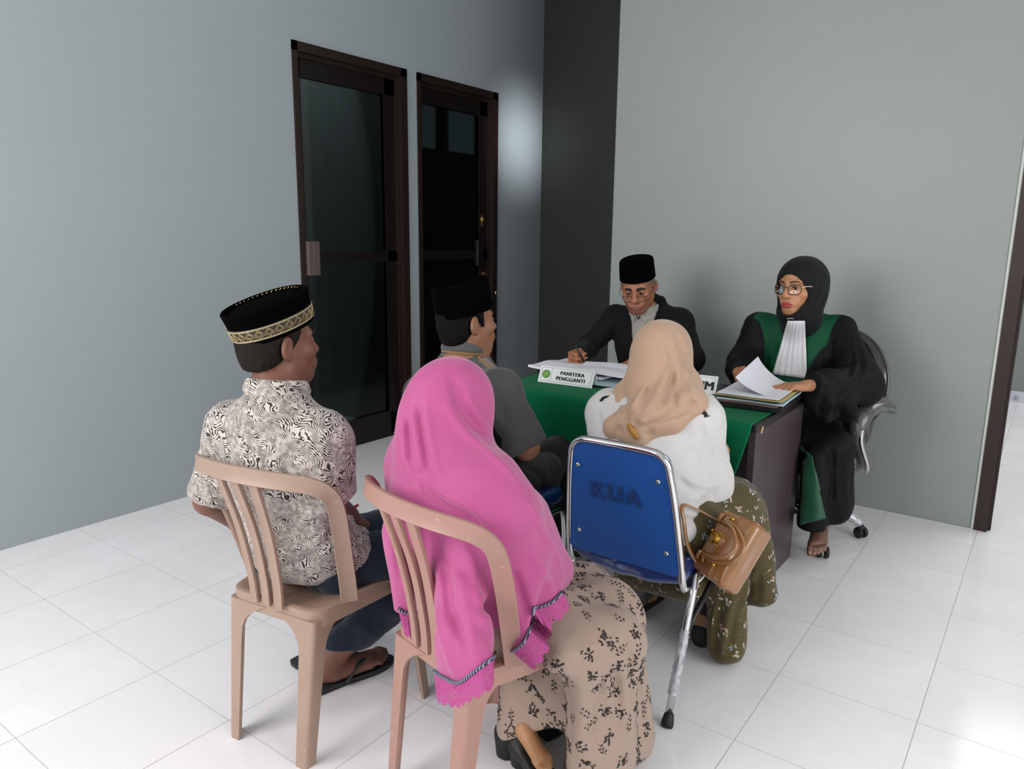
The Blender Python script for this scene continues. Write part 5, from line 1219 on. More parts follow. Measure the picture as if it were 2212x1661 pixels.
def patch_px(S, corners, nu, nv, off, name, mat, parent, pleat=None, thick=.003):
    """cloth laid on a surface where the photograph shows it: corners TL, TR, BR, BL"""
    TL, TR, BR, BL = [np.array(c, float) for c in corners]; V = []; last = None
    UV = [(i/nu, j/nv) for j in range(nv+1) for i in range(nu+1)]
    for (u, w), h in zip(UV, S.hits([(TL*(1-u)+TR*u)*(1-w)+(BL*(1-u)+BR*u)*w for u, w in UV])):
        if h is None or (last is not None and np.linalg.norm(h-last) > .25): h = last
        last = h; V.append(h-CF*(off+(pleat(u, w) if pleat else 0)))
    V = np.array(V).reshape(nv+1, nu+1, 3)
    for _ in range(2): V[1:-1] = V[1:-1]*.4+(V[:-2]+V[2:])*.3
    F_ = [(j*(nu+1)+i, j*(nu+1)+i+1, (j+1)*(nu+1)+i+1, (j+1)*(nu+1)+i) for j in range(nv) for i in range(nu)]
    o = put(name, V.reshape(-1, 3), F_, mat, parent); md = o.modifiers.new('thickness', 'SOLIDIFY'); md.thickness = thick; md.offset = 1; return o
M_JAB = cloth('white_pleated_bands', '#d8d6da', .03, 500, .7)
Rj = RS.freeze(); Rj.ops += Hd.ops
patch_px(Rj, [(1698, 694), (1736, 694), (1741, 818), (1665, 808)], 70, 16, .016, 'pleated_jabot', M_JAB, judge, pleat=lambda u, w: (.0022+.0042*w)*(math.sin(u*36+math.sin(w*3)*.5)+.5*math.sin(u*13+1)), thick=.002)
M_GRSAT = simple('green_satin', '#124d31', .42, sheen=.1, bump=(14, .35, .006))
patch_px(RS, [(1728, 962), (1752, 985), (1782, 1118), (1712, 1140)], 14, 20, .006, 'green_robe_facing', M_GRSAT, robe, pleat=lambda u, w: .006*math.sin(u*7+w*2)*w, thick=.004)
# rings
M_GOLDR = simple('gold', '#cfa044', .25, 1.0)
m = MB()
kn = wrL+(fL/np.linalg.norm(fL))*.10; 
for (e, d, up, r), t in ((tL[1], .0), (tL[2], .0)):
    base = wrL+(fL/np.linalg.norm(fL))*.098+(e-wrL-(fL/np.linalg.norm(fL))*np.dot(e-wrL, fL/np.linalg.norm(fL)))*.75+A3(0, 0, .004)
    a = np.linspace(0, 2*PI, 20, endpoint=False); s_ = np.cross(fL, A3(0, 0, 1)); s_ /= np.linalg.norm(s_)
    m.tube([base+s_*math.cos(x)*.0108+A3(0, 0, 1)*math.sin(x)*.0108 for x in a], .0032, 8, closed=True)
m.build('ring', M_GOLDR, judge, smooth=True)
# ------------------------------------------------------------------ woman in the pink headscarf (foreground)
yB = D2R(-14); RB = rotz(yB); cB = at(975, 990, y=1.285)
TB = lambda x, y, z: A3(x, y, 0)@RB.T+A3(cB[0], cB[1], z)
HB = Head(at(966, 872, d=1.80), D2R(-32), D2R(-6), 0, .80)
shL, shR = TB(-.150, .0, .845), TB(.150, .0, .835)
elR, elL = at(1088, 1112, d=1.68), TB(-.20, .03, .60)
wrR, wrL = at(1158, 1218, d=1.84), TB(-.05, .26, .56)
hipR, hipL = TB(.09, .06, .47), TB(-.09, .06, .47)
knR, knL = A3(-.86, 1.62, .405), A3(-.97, 1.68, .41)
anR, anL = at(1128, 1584, z=.090)+A3(-.012, .055, .075), A3(-1.02, 1.62, .10)
F = Field(); HB.add(F, neck_to=TB(0, .0, .88), neck_r=.05, male=False, ears=False)
F.cap(TB(0, 0, .84), TB(0, .05, .52), .075, .09, .05); F.cap(shL, shR, .045, k=.05)
for sh, el, wr in ((shR, elR, wrR), (shL, elL, wrL)): F.cap(sh, el, .040, .036, .02); F.cap(el, wr, .036, .024, .015)
hand(F, wrR, A3(-.3, .9, -.2), A3(-.2, 0, -1), -1, (.4, .5, .5, .5), .92); hand(F, wrL, A3(.3, .9, -.2), A3(0, 0, -1), 1, (.4, .5, .5, .5), .92)
F.chain([hipR, knR, A3(-.93, 1.60, .24), anR], [.07, .05, .038, .028], .03); F.chain([hipL, knL, anL], [.08, .056, .035], .03); F.cap(hipL, hipR, .08, k=.04)
hl = at(1128, 1584, z=.090); fdB = at(1165, 1640, z=.072)-hl; fdB /= np.linalg.norm(fdB)
ft = foot(F, hl, fdB, .64, -1, up=A3(-fdB[0]*.2, -fdB[1]*.2, 1), ankle=anR, ar=.028)
foot(F, A3(-1.03, 1.57, .07), A3(.1, 1, -.1), .9, -1, ankle=anL)
L_, H_ = F.bounds(); b0, b1 = A3(-1.3, 1.2, -.05), A3(-.7, 1.62, .17)
V1 = F.parts([(.003, A3(hl[0]-.14, hl[1]-.24, 0), A3(hl[0]+.2, hl[1]+.09, .18)), (.008, A3(-9, 0, .16), A3(9, 9, 9)), (.008, A3(-9, hl[1]+.075, -1), A3(9, 9, .172))])
womanB = person_root(V1[0], V1[1], np.tile(np.array(lin('#a4754d')[:3]), (len(V1[0]), 1)), 'woman in long pink headscarf and beige floral skirt, seated nearest the camera')
nails(ft, womanB)
# headscarf
def jersey(name, c, c2):
    t = NT(name); co = t.coord(); t.base(t.mix(t.noise(co, 3, 3), lin(c), lin(c2))); t.set(rough=.62, spec=.3, sheen=.35, sheenr=.45); t.bump(t.noise(co, 600, 1), .08, .001); return t.m
M_PINK = jersey('pink_jersey', '#a9467a', '#b15085')
Hd = Field()
hc = at(972, 866, d=1.79)
Hd.ell(hc+A3(0, 0, -.005), A3(.084, .108, .112), rotz(D2R(-32)), .03); Hd.ell(hc+A3(-.006, -.015, -.075), A3(.088, .100, .10), rotz(D2R(-32)), .05)
Hd.cap(hc+A3(-.01, -.015, -.09), TB(0, -.01, .80), .090, .13, .07)
Hd.cap(TB(-.13, -.0, .82), TB(.12, .0, .82), .085, .09, .07)
Hd.ell(TB(-.01, .01, .66), A3(.200, .140, .20), RB, .06); Hd.ell(TB(.0, .07, .52), A3(.20, .145, .12), RB, .05)
Hd.cap(TB(.12, .01, .80), elR, .080, .076, .05); Hd.cap(elR, wrR+A3(0, 0, .0), .080, .062, .04); Hd.cap(TB(.08, .12, .70), wrR, .09, .055, .08); Hd.cap(wrR, at(1208, 1238, d=1.86), .055, .028, .04); Hd.cap(TB(-.14, .0, .80), elL, .075, .072, .05)
Hd.cut(A3(0, 0, .475), A3(0, 0, -1), .02)
Ta = Field(); tail = [at(988, 1180, y=1.20), at(996, 1290, y=1.17), at(1006, 1390, y=1.105), at(1006, 1480, y=1.085)]
for i in range(3): Ta.ell((tail[i]+tail[i+1])/2, A3(.088, .034, .088), rotz(D2R(-12)), .05)
Ta.ell(tail[3], A3(.088, .018, .09), rotz(D2R(-12)), .03); Ta.cut_px((925, 1447), (996, 1479), 1.085); Ta.cut_px((994, 1479), (1079, 1416), 1.085)
Hd.merge(Ta, .03)
Rt = Field(); Rt.cap(elR+A3(.0, .0, -.02), at(1150, 1300, d=1.74), .070, .05, .06); Rt.cap(at(1136, 1240, d=1.70), at(1144, 1395, d=1.675), .046, .040, .05)
Rt.cut_px((1104, 1413), (1137, 1384), 1.24); Rt.cut_px((1128, 1398), (1158, 1312), 1.24); Hd.merge(Rt, .03)
R2 = Field(); R2.cap(elR+A3(.0, .0, -.03), at(1150, 1270, d=1.76), .07, .055, .05); R2.cap(wrR, at(1172, 1290, d=1.75), .06, .045, .05); R2.cap(at(1208, 1238, d=1.86), at(1200, 1270, d=1.82), .03, .03, .03)
R2.cut_px((1140, 1319), (1192, 1308), 1.3); R2.cut_px((1188, 1312), (1238, 1252), 1.35); Hd.merge(R2, .025)
Lt = Field(); Lt.cap(at(872, 1150, y=1.20), at(880, 1330, y=1.22), .05, .032, .04); Lt.cut_px((855, 1316), (890, 1330), 1.21); Hd.merge(Lt, .03)
Hd.noise(.004, 9, 3)
gr = [[(903, 870), (915, 950), (928, 1010), (932, 1060)], [(880, 900), (888, 980), (893, 1040)], [(990, 830), (1008, 880), (1036, 920), (1050, 930)], [(978, 812), (990, 860), (1015, 905), (1045, 940)], [(925, 1060), (945, 1078), (985, 1100), (1040, 1128)], [(905, 1010), (918, 1055), (938, 1085)], [(862, 950), (866, 1010), (880, 1050)], [(960, 1210), (975, 1300), (1000, 1380), (1010, 1420)], [(940, 1150), (960, 1250), (970, 1340)], [(1040, 1330), (1060, 1300)], [(1105, 1230), (1125, 1290), (1140, 1330)], [(840, 1090), (855, 1160), (862, 1250)], [(1010, 1150), (1040, 1210), (1052, 1290)]]
Hd.folds_px(gr, .010, .019)
gr += [[(897, 865), (889, 948), (902, 1042)], [(919, 915), (914, 1000), (937, 1071)], [(862, 975), (872, 1020)], [(905, 930), (900, 1000), (915, 1060)], [(1010, 870), (1030, 905)]]
gr += [[(926, 1141), (947, 1253), (972, 1364), (1000, 1455)], [(992, 1202), (1043, 1283), (1058, 1333)], [(1053, 1348), (1038, 1386)], [(1088, 1217), (1108, 1283), (1133, 1330)], [(950, 1380), (962, 1440)]]
rg = [[(982, 1300), (1017, 1328), (1055, 1340)], [(945, 1300), (958, 1380), (985, 1460)], [(1150, 1190), (1195, 1275)], [(962, 868), (1001, 929), (1060, 981), (1124, 1042)], [(917, 880), (930, 960), (945, 1040)], [(892, 885), (903, 960), (912, 1030)], [(1000, 850), (1030, 905), (1052, 925)], [(870, 900), (872, 970), (876, 1040)], [(930, 1048), (960, 1072), (1010, 1095), (1070, 1135)], [(950, 1210), (960, 1300), (975, 1400)], [(990, 1240), (1010, 1330), (1030, 1410)], [(1140, 1080), (1180, 1160), (1215, 1225)], [(1095, 1220), (1108, 1290), (1118, 1360)]]
Hd.folds_px(rg, .011, -.014)
v, q = Hd.mesh(.0055); scarf = put('headscarf', v, q, M_PINK, womanB); HS = Hd.freeze()
# braid and eyelet lace along the hem
M_BRAID = NT('navy_braid'); co = M_BRAID.coord(); w_ = M_BRAID.n('ShaderNodeTexWave'); w_.inputs['Scale'].default_value = 60; w_.inputs['Distortion'].default_value = 1; M_BRAID.l(co, w_.inputs['Vector']); M_BRAID.base(M_BRAID.ramp(w_.outputs['Fac'], [(.5, lin('#1b1d33')), (.62, lin('#8d8aa0'))])); M_BRAID.set(rough=.7); M_BRAID = M_BRAID.m
def lace():
    t = NT('pink_eyelet_lace'); co = t.coord(); vo = t.n('ShaderNodeTexVoronoi'); vo.inputs['Scale'].default_value = 165; vo.inputs['Randomness'].default_value = .5; t.l(co, vo.inputs['Vector'])
    hole = t.math('LESS_THAN', vo.outputs['Distance'], .26); reg = t.math('GREATER_THAN', t.noise(co, 45, 1), .42); hole = t.math('MULTIPLY', hole, reg)
    t.base(lin('#a84880')); t.set(rough=.7, spec=.2, alpha=t.math('SUBTRACT', 1.0, hole)); t.bump(t.noise(co, 90, 2), .3, .002); return t.m
M_LACE = lace()
def h_per_px(p): return abs((p-CC)@CF)/FPX
def hem_trim(px, drop, dv):
    uv = spline(np.array(px, float), 14); P = [None]*len(uv)
    for up in range(0, 60, 4):
        todo = [i for i in range(len(uv)) if P[i] is None]
        if not todo: break
        for i, h in zip(todo, HS.hits([(uv[i][0], uv[i][1]-up) for i in todo])):
            if h is not None: P[i] = h-A3(0, 0, up*h_per_px(h))
    P = [p for p in P if p is not None]
    if len(P) < 4: return
    Q = [P[0]]
    for p in P[1:]:
        if np.linalg.norm(p-Q[-1]) < .09: Q.append(p)
    P = np.array(Q); L = np.concatenate([[0], np.cumsum(np.linalg.norm(np.diff(P, axis=0), axis=1))])
    m = MB(); m.tube([p-CF*.004 for p in P], .0048, 8, flat=(.8, 1.0)); m.build('braided_trim', M_BRAID, scarf, smooth=True)
    n = max(40, int(L[-1]/.003)); s_ = np.linspace(0, L[-1], n); X = np.stack([np.interp(s_, L, P[:, i]) for i in range(3)], -1); V = []; rows = 12
    for j in range(rows+1):
        for i in range(n):
            sc_ = .80+.20*abs(math.sin(s_[i]*PI/.024))**.7; k = j/rows; dr = drop*k*sc_
            V.append(X[i]-CF*(.004+.010*math.sin(s_[i]*42)*k)+(CR*dv[0]-CU*dv[1])*dr+CR*.003*math.sin(s_[i]*60+k*2)*k)
    F_ = [(j*n+i, j*n+i+1, (j+1)*n+i+1, (j+1)*n+i) for j in range(rows) for i in range(n-1)]
    put('eyelet_lace', V, F_, M_LACE, scarf)
HEMS = [[(926, 1450), (955, 1464), (990, 1478), (1030, 1450), (1075, 1418)], [(1105, 1412), (1125, 1398), (1140, 1375), (1150, 1340), (1153, 1320)], [(1150, 1318), (1175, 1312), (1195, 1302), (1214, 1282), (1228, 1262)], [(861, 1318), (872, 1326), (886, 1330)]]
for h, dv, dp in zip(HEMS, ((0, 1), (.72, .70), (.45, .89), (.15, .99)), (.056, .060, .045, .062)): hem_trim([(u, w-5) for u, w in h], dp, dv)
# skirt: over the lap and down in front of the shins
M_BEIGE = cloth('beige_skirt_cloth', '#9c877a', .05, 420, .85, .15, wrinkle=.5)
M_SPRIG = simple('black_leaf_print', '#221a18', .85)
Sk = Field(); Sk.cap(hipL, hipR, .100, k=.04)
for h, kn in ((hipR, knR), (hipL, knL)): Sk.cap(h-A3(0, 0, .02), kn, .088, .076, .05)
Sk.cap(knL, knR, .070, .078, .05)
Sk.cap(knR+A3(.005, .0, -.03), A3(-.79, 1.60, .09), .080, .085, .05); Sk.cap(knR+A3(-.05, -.10, -.04), A3(-.83, 1.545, .11), .08, .075, .06); Sk.cap(knL+A3(0, -.06, -.06), A3(-.98, 1.63, .16), .08, .06, .06); Sk.cap(A3(-.82, 1.54, .12), A3(-.825, 1.51, .03), .07, .075, .04)
Sk.cap(TB(.15, .20, .455), A3(-.80, 1.50, .40), .05, .062, .05); Sk.cap(A3(-.79, 1.51, .38), A3(-.80, 1.475, .05), .058, .066, .04); Sk.cap(at(1330, 1400, y=1.5), at(1320, 1620, y=1.5), .05, .055, .05)
Sk.cap(A3(-.815, 1.33, .43), A3(-.775, 1.5, .415), .035, .06, .07); Sk.cap(TB(.12, .12, .47), A3(-.80, 1.42, .42), .06, .055, .07); Sk.cap(A3(-.80, 1.38, .40), A3(-.805, 1.44, .10), .035, .05, .04)
Lf = Field(); Lf.cap(at(1130, 1470, y=1.48), at(1112, 1570, y=1.455), .060, .052, .03); Lf.cap(at(1190, 1470, y=1.50), at(1190, 1570, y=1.49), .065, .06, .05); Lf.cap(at(1230, 1430, y=1.50), at(1240, 1570, y=1.49), .06, .06, .05); Lf.cut_px((1068, 1585), (1236, 1556), 1.45); Sk.merge(Lf, .04)
Sk.noise(.005, 10, 2); Sk.noise(.0025, 24, 4); Sk.cut(A3(0, 0, .012), A3(0, 0, -1), .006)
Sk.folds_px([[(1190, 1432), (1250, 1425), (1330, 1400), (1362, 1380)], [(1350, 1360), (1365, 1450), (1362, 1560)], [(1300, 1470), (1285, 1540), (1280, 1620)], [(1210, 1450), (1230, 1530), (1225, 1620)], [(1150, 1500), (1175, 1540), (1200, 1560)], [(1320, 1440), (1340, 1520), (1335, 1600)]], .012, .010)
Sk.folds_px([[(1335, 1350), (1348, 1450), (1345, 1580)], [(1180, 1440), (1260, 1408), (1340, 1380)], [(1250, 1460), (1258, 1540), (1250, 1630)], [(1310, 1460), (1315, 1560)]], .012, -.007)
v, q = Sk.mesh(.006); skirtB = put('skirt', v, q, M_BEIGE, womanB); SkS = Sk.freeze()
def print_on(S, v, q, parent, mats, n, maker, name, seed, pick=None, off=.0012):
    """a printed pattern: small shapes laid on the cloth, all in one mesh of that cloth"""
    rs = np.random.RandomState(seed); cen = v[q].mean(1); a = np.linalg.norm(np.cross(v[q[:, 2]]-v[q[:, 0]], v[q[:, 3]]-v[q[:, 1]]), axis=1)
    if pick is not None: a = a*pick(cen)
    ids = rs.choice(len(q), n*6, p=a/a.sum()); pts = cen[ids]; keep = []
    for i, p in enumerate(pts):
        if len(keep) >= n: break
        if all(np.linalg.norm(p-pts[k]) > maker.gap for k in keep): keep.append(i)
    pts = pts[keep]; N = S.grad(pts, .004); VV, FF, MI, nn = [], [], [], 0
    for p, n_ in zip(pts, N):
        t = np.cross(n_, A3(rs.randn(), rs.randn(), rs.randn())); t /= np.linalg.norm(t); b = np.cross(n_, t)
        for poly, mi in maker(rs):
            VV.append(p+poly[:, :1]*t+poly[:, 1:2]*b); FF.append(list(range(nn, nn+len(poly)))); MI.append(mi); nn += len(poly)
    V = np.concatenate(VV)
    for _ in range(3):
        d = S.ev(V); V = V-S.grad(V, .003)*(d-off)[:, None]
    return put(name, V, FF, mats, parent, smooth=True, matidx=MI)
def leaf(x, y, ang, l, w, n=8):
    a = np.linspace(0, 2*PI, n, endpoint=False); px, py = l*.5*np.cos(a)*1.0, w*.5*np.sin(a)*(1-.35*np.cos(a)); c, s = math.cos(ang), math.sin(ang)
    return np.stack([x+px*c-py*s, y+px*s+py*c], -1)
def sprig(rs):
    out = []; k = rs.choice([0, 1, 2, 2, 2]); nl = (5, 7, 20)[k]; 
    for i in range(nl):
        if k == 2: a = rs.rand()*2*PI; r = .020*rs.rand()**.75; x, y, an = r*math.cos(a), r*math.sin(a), a+rs.randn()*.9
        else: x = (i/nl-.5)*(.026+.014*k); y = (.0055 if i % 2 else -.0055)+rs.randn()*.001; an = (.8 if i % 2 else -.8)+rs.randn()*.2
        out.append((leaf(x, y, an, .0064+.003*rs.rand(), .0041), 0))
    if k < 2: out.append((np.array([[-.02-.006*k, -.0006], [.02+.006*k, -.0003], [.02+.006*k, .0005], [-.02-.006*k, .0006]]), 0))
    return out
sprig.gap = .033
print_on(SkS, v, q, skirtB, [M_SPRIG], 340, sprig, 'floral_print', 3)
# wedge sandals
def wedge(h, fd, parent, strap=True):
    f = fd*A3(1, 1, 0); f /= np.linalg.norm(f); s = np.cross(A3(0, 0, 1), f); G = Field(); M = np.stack([s, f, A3(0, 0, 1)], 1)
    G.cap(h*A3(1, 1, 0)+A3(0, 0, .004), h*A3(1, 1, 0)+A3(0, 0, .062), .030, .036, .01); G.box(h*A3(1, 1, 0)+f*.075+A3(0, 0, .045), A3(.034, .09, .016), M@rotx(D2R(-14)), .012, .02); G.box(h*A3(1, 1, 0)+f*.165+A3(0, 0, .018), A3(.042, .055, .018), M, .014, .02)
    G.cut(h*A3(1, 1, 0), A3(0, 0, -1), .003); v, q = G.mesh(.004); r = put('wedge_sandal', v, q, M_RUBBER, parent)
    if not strap: return r
    m = MB(); P = [h*A3(1, 1, 0)+f*.12+s*x+A3(0, 0, z) for x, z in ((-.044, .03), (-.036, .065), (-.01, .082), (.02, .078), (.044, .03))]; m.tube(spline(P, 6), .016, 8, flat=(.25, 1.3)); m.build('toe_strap', M_RUBBER, r, smooth=True)
    return r
wedge(hl+A3(0, 0, 0), fdB, womanB, False); wedge(at(1096, 1600, z=.04), A3(.25, .97, 0), womanB)
# ------------------------------------------------------------------ woman in the beige headscarf
HD = Head(at(1428, 792, y=2.315), D2R(6), D2R(-24), 0, .84)
shL, shR = at(1318, 894, y=2.22), at(1512, 905, y=2.24)
elL, wrL = A3(-1.24, 2.33, .60), A3(-1.10, 2.47, .68); elR, wrR = at(1514, 1030, y=2.27), A3(-.90, 2.47, .66)
cD = (shL+shR)/2; hipR, hipL = A3(-.90, 2.13, .47), A3(-1.08, 2.13, .47); knR, knL = A3(-.83, 2.45, .475), A3(-1.06, 2.46, .47)
anR, anL = at(1524, 1345, z=.07), at(1362, 1285, z=.09)
F = Field(); HD.add(F, neck_to=cD+A3(0, .02, .08), neck_r=.05, male=False, ears=False)
F.cap(cD+A3(0, 0, .05), (hipR+hipL)/2, .08, .11, .05); F.cap(shL, shR, .045, k=.05)
for sh, el, wr in ((shR, elR, wrR), (shL, elL, wrL)): F.cap(sh, el, .042, .038, .02); F.cap(el, wr, .038, .024, .015)
hand(F, wrR, A3(-.5, .8, -.1), A3(0, 0, -1), -1, (.4, .5, .5, .5), .92); hand(F, wrL, A3(.5, .8, -.1), A3(0, 0, -1), 1, (.4, .5, .5, .5), .92)
F.chain([hipR, knR, anR], [.08, .056, .035], .03); F.chain([hipL, knL, anL], [.08, .056, .035], .03); F.cap(hipL, hipR, .08, k=.04)
foot(F, anR*A3(1, 1, 0)+A3(0, -.02, .03), A3(-.1, 1, 0), .88, 1, ankle=anR, toes=False); foot(F, anL*A3(1, 1, 0)+A3(0, -.02, .04), A3(.1, 1, -.1), .88, -1, ankle=anL, toes=False)
v, q = F.mesh(.0065)
womanD = person_root(v, q, np.tile(np.array(lin('#a4754d')[:3]), (len(v), 1)), 'woman in beige headscarf, white blouse and olive flowered skirt on the blue chair')
for an, fd in ((anR, A3(-.1, 1, 0)), (anL, A3(.1, 1, 0))):
    G = Field(); h = an*A3(1, 1, 0); fd = fd/np.linalg.norm(fd); G.cap(h+A3(0, -.025, .028), h+fd*.19+A3(0, 0, .026), .034, .034, .02); G.cap(h+A3(0, -.02, .03), h+A3(0, -.02, .055), .034, .034, .02); G.cut(h, A3(0, 0, -1), .003); v, q = G.mesh(.005); put('shoe', v, q, M_RUBBER, womanD)
for an_, kn_ in ((anR, knR),): G = Field(); G.cap(an_+A3(0, 0, -.02), an_+(kn_-an_)*.8, .041, .062, .01); v, q = G.mesh(.007); put('sock', v, q, simple('dark_sock', '#26231c', .9), womanD)
G = Field(); G.cap(anL+A3(0, 0, -.02), anL+(knL-anL)*.25, .042, .046, .01); G.cap(anL*A3(1, 1, 0)+A3(0, -.02, .065), anL*A3(1, 1, 0)+A3(.01, .13, .05), .040, .034, .02); v, q = G.mesh(.006); put('sock', v, q, simple('grey_sock', '#5c5a58', .9), womanD)
# blouse
M_WHITE = cloth('white_blouse_cloth', '#c3c0bf', .03, 500, .75, .15, wrinkle=.35)
B = Field(); RD = rotz(D2R(2))
B.ell(cD+A3(.0, -.045, -.06), A3(.205, .125, .15), RD, .05); B.ell(A3(-1.0, 2.135, .60), A3(.195, .155, .17), RD, .06); B.cap(shL, shR, .072, .072, .06); B.cap(cD+A3(0, .0, .04), cD+A3(0, .03, .10), .09, .07, .05)
B.cap(shR, elR, .076, .086, .04); B.ell(elR+A3(.005, -.01, -.03), A3(.092, .095, .072), None, .05); B.cap(elR, elR+(wrR-elR)*.8, .09, .045, .04); B.cap(shL, elL, .078, .09, .04); B.cap(elL, elL+(wrL-elL)*.8, .085, .045, .04)
B.ell(A3(-.90, 2.06, .50), A3(.10, .09, .07), None, .04); B.ell(at(1478, 1098, y=2.07), A3(.045, .05, .022), rotz(.3)@roty(.25), .012)
B.noise(.005, 13, 2); B.noise(.003, 27, 6); B.cut(A3(0, 0, .455), A3(0, 0, -1), .006)
B.folds_px([[(1463, 1030), (1490, 1050), (1530, 1062)], [(1470, 1042), (1500, 1065), (1525, 1078)], [(1512, 1000), (1520, 1040), (1512, 1075)], [(1545, 1050), (1540, 1080)], [(1510, 905), (1518, 950), (1520, 1010)], [(1560, 980), (1575, 1000)], [(1290, 890), (1300, 930)], [(1480, 940), (1510, 950)], [(1485, 960), (1512, 968)]], .010, .009)
B.folds_px([[(1470, 1024), (1500, 1046), (1545, 1052)], [(1500, 1080), (1525, 1060)], [(1530, 920), (1545, 980), (1548, 1030)], [(1552, 940), (1572, 1005)]], .010, -.007)
v, q = B.mesh(.006); blouse = put('blouse', v, q, M_WHITE, womanD); BS = B.freeze()
M_LACEB = simple('black_lace', '#111013', .8)
for line in ([(1514, 880), (1520, 890), (1527, 900)], [(1299, 866), (1304, 860), (1311, 857)]):
    P = [BS.hit(u, w) for u, w in spline(np.array(line, float), 6)]; P = [p for p in P if p is not None]
    if len(P) > 2:
        m = MB(); m.tube([p-CF*.001 for p in P], .004, 6, flat=(1.3, .5)); 
        for i, p in enumerate(P): m.tube([p-CF*.002-CR*.006*((-1)**i), p-CF*.003+CR*.007*((-1)**i)+CU*.003*((-1)**(i//2))], .0020, 5)
        m.build('lace_trim', M_LACEB, blouse, smooth=True)
# headscarf
M_TAN = jersey('beige_scarf_cloth', '#a88871', '#b5957d')
Hd = Field(); hc = at(1429, 777, y=2.30); RH = rotz(D2R(6))@rotx(D2R(-20))
Hd.ell(hc+A3(0, 0, .012), A3(.104, .124, .124), RH, .03); Hd.ell(at(1430, 850, y=2.255), A3(.112, .10, .11), RH, .06)
Hd.cap(at(1415, 850, y=2.22), at(1392, 915, y=2.13), .098, .080, .06)
Hd.cap(at(1475, 840, y=2.25), at(1490, 870, y=2.20), .06, .045, .05); Hd.cap(at(1440, 890, y=2.13), at(1495, 870, y=2.18), .050, .034, .07); Hd.cap(at(1352, 880, y=2.17), at(1340, 872, y=2.2), .04, .035, .04)
Hd.cap(at(1385, 900, y=2.11), at(1330, 925, y=2.085), .045, .042, .03); Hd.cap(at(1390, 905, y=2.09), at(1360, 940, y=2.065), .045, .035, .03); Hd.cap(at(1400, 905, y=2.09), at(1452, 912, y=2.11), .045, .030, .06); Hd.cap(at(1390, 920, y=2.08), at(1384, 950, y=2.06), .04, .03, .03)
Hd.cap(at(1340, 862, y=2.20), at(1302, 882, y=2.15), .020, .017, .02)
Hd.cap(at(1350, 850, y=2.20), at(1345, 880, y=2.17), .035, .035, .03); Hd.noise(.003, 11, 3)
gr = [[(1462, 720), (1471, 750), (1488, 780), (1494, 815)], [(1465, 832), (1459, 853), (1462, 871), (1473, 879)], [(1411, 829), (1387, 871), (1369, 903), (1380, 919)], [(1393, 893), (1358, 905), (1340, 899)], [(1501, 869), (1465, 883), (1435, 901), (1395, 919)], [(1500, 880), (1475, 886), (1462, 900)], [(1440, 765), (1452, 800), (1450, 830), (1430, 870)], [(1352, 935), (1375, 912)], [(1330, 935), (1362, 905)], [(1400, 920), (1402, 945)], [(1475, 760), (1482, 800), (1478, 825)], [(1345, 850), (1350, 885), (1345, 905)]]
Hd.folds_px(gr, .011, .024)
rg = [[(1425, 745), (1440, 775), (1443, 805), (1420, 850)], [(1466, 735), (1480, 775), (1486, 820)], [(1450, 840), (1450, 870), (1440, 888)], [(1395, 835), (1365, 890)], [(1480, 875), (1440, 893), (1400, 910)], [(1385, 880), (1375, 900), (1395, 912)], [(1345, 930), (1368, 908)], [(1495, 840), (1505, 868)]]
Hd.folds_px(rg, .012, -.016)
Hd.folds_px([[(1467, 726), (1479, 775), (1496, 816)], [(1463, 845), (1459, 866), (1467, 882)], [(1410, 829), (1377, 870), (1360, 902)], [(1397, 898), (1377, 911), (1344, 907)], [(1500, 882), (1442, 902), (1389, 923)], [(1445, 760), (1455, 800), (1452, 835)]], .0065, .014)
v, q = Hd.mesh(.005); sc_ = put('headscarf', v, q, M_TAN, womanD); HS2 = Hd.freeze()
P = [HS2.hit(1357, 917), HS2.hit(1366, 932), HS2.hit(1376, 946)]; P = [p for p in P if p is not None]
m = MB(); m.tube([p-CF*.006 for p in P], [.008, .012, .009][:len(P)], 8, flat=(1, .7)); m.build('mustard_tassel', simple('mustard_cord', '#a9762f', .6, bump=(200, .5, .003)), sc_, smooth=True)
# skirt with pale flowers
M_OLIVE = cloth('olive_skirt_cloth', '#4a4023', .12, 400, .75, .15, wrinkle=.5)
Sk = Field(); Sk.cap(hipL, hipR, .125, k=.04)
for h, kn in ((hipR, knR), (hipL, knL)): Sk.cap(h, kn, .11, .085, .05)
Sk.cap(hipR+A3(.06, .06, .02), A3(-.79, 2.36, .50), .075, .085, .05)
Sk.cap(A3(-.775, 2.27, .44), A3(-.745, 2.235, .065), .075, .062, .04); Sk.cap(A3(-.775, 2.42, .45), A3(-.712, 2.47, .17), .08, .055, .05); Sk.cap(knR, A3(-.82, 2.50, .15), .085, .08, .05); Sk.cap(knL, A3(-1.05, 2.47, .18), .085, .08, .05); Sk.cap(at(1350, 1238, y=2.30), at(1490, 1268, y=2.20), .040, .05, .04)
Sk.noise(.006, 11, 2); Sk.noise(.003, 26, 5); Sk.cut(A3(0, 0, .015), A3(0, 0, -1), .006)
Sk.folds_px([[(1600, 1290), (1585, 1350), (1570, 1420)], [(1560, 1290), (1548, 1360), (1545, 1420)], [(1625, 1210), (1620, 1280), (1600, 1340)], [(1480, 1120), (1500, 1150), (1490, 1200)], [(1640, 1240), (1636, 1300)]], .011, .012)
Sk.folds_px([[(1585, 1280), (1568, 1350), (1558, 1420)], [(1615, 1250), (1605, 1320)], [(1545, 1300), (1532, 1400)]], .010, -.008)
v, q = Sk.mesh(.006); skD = put('skirt', v, q, M_OLIVE, womanD); SkD = Sk.freeze()
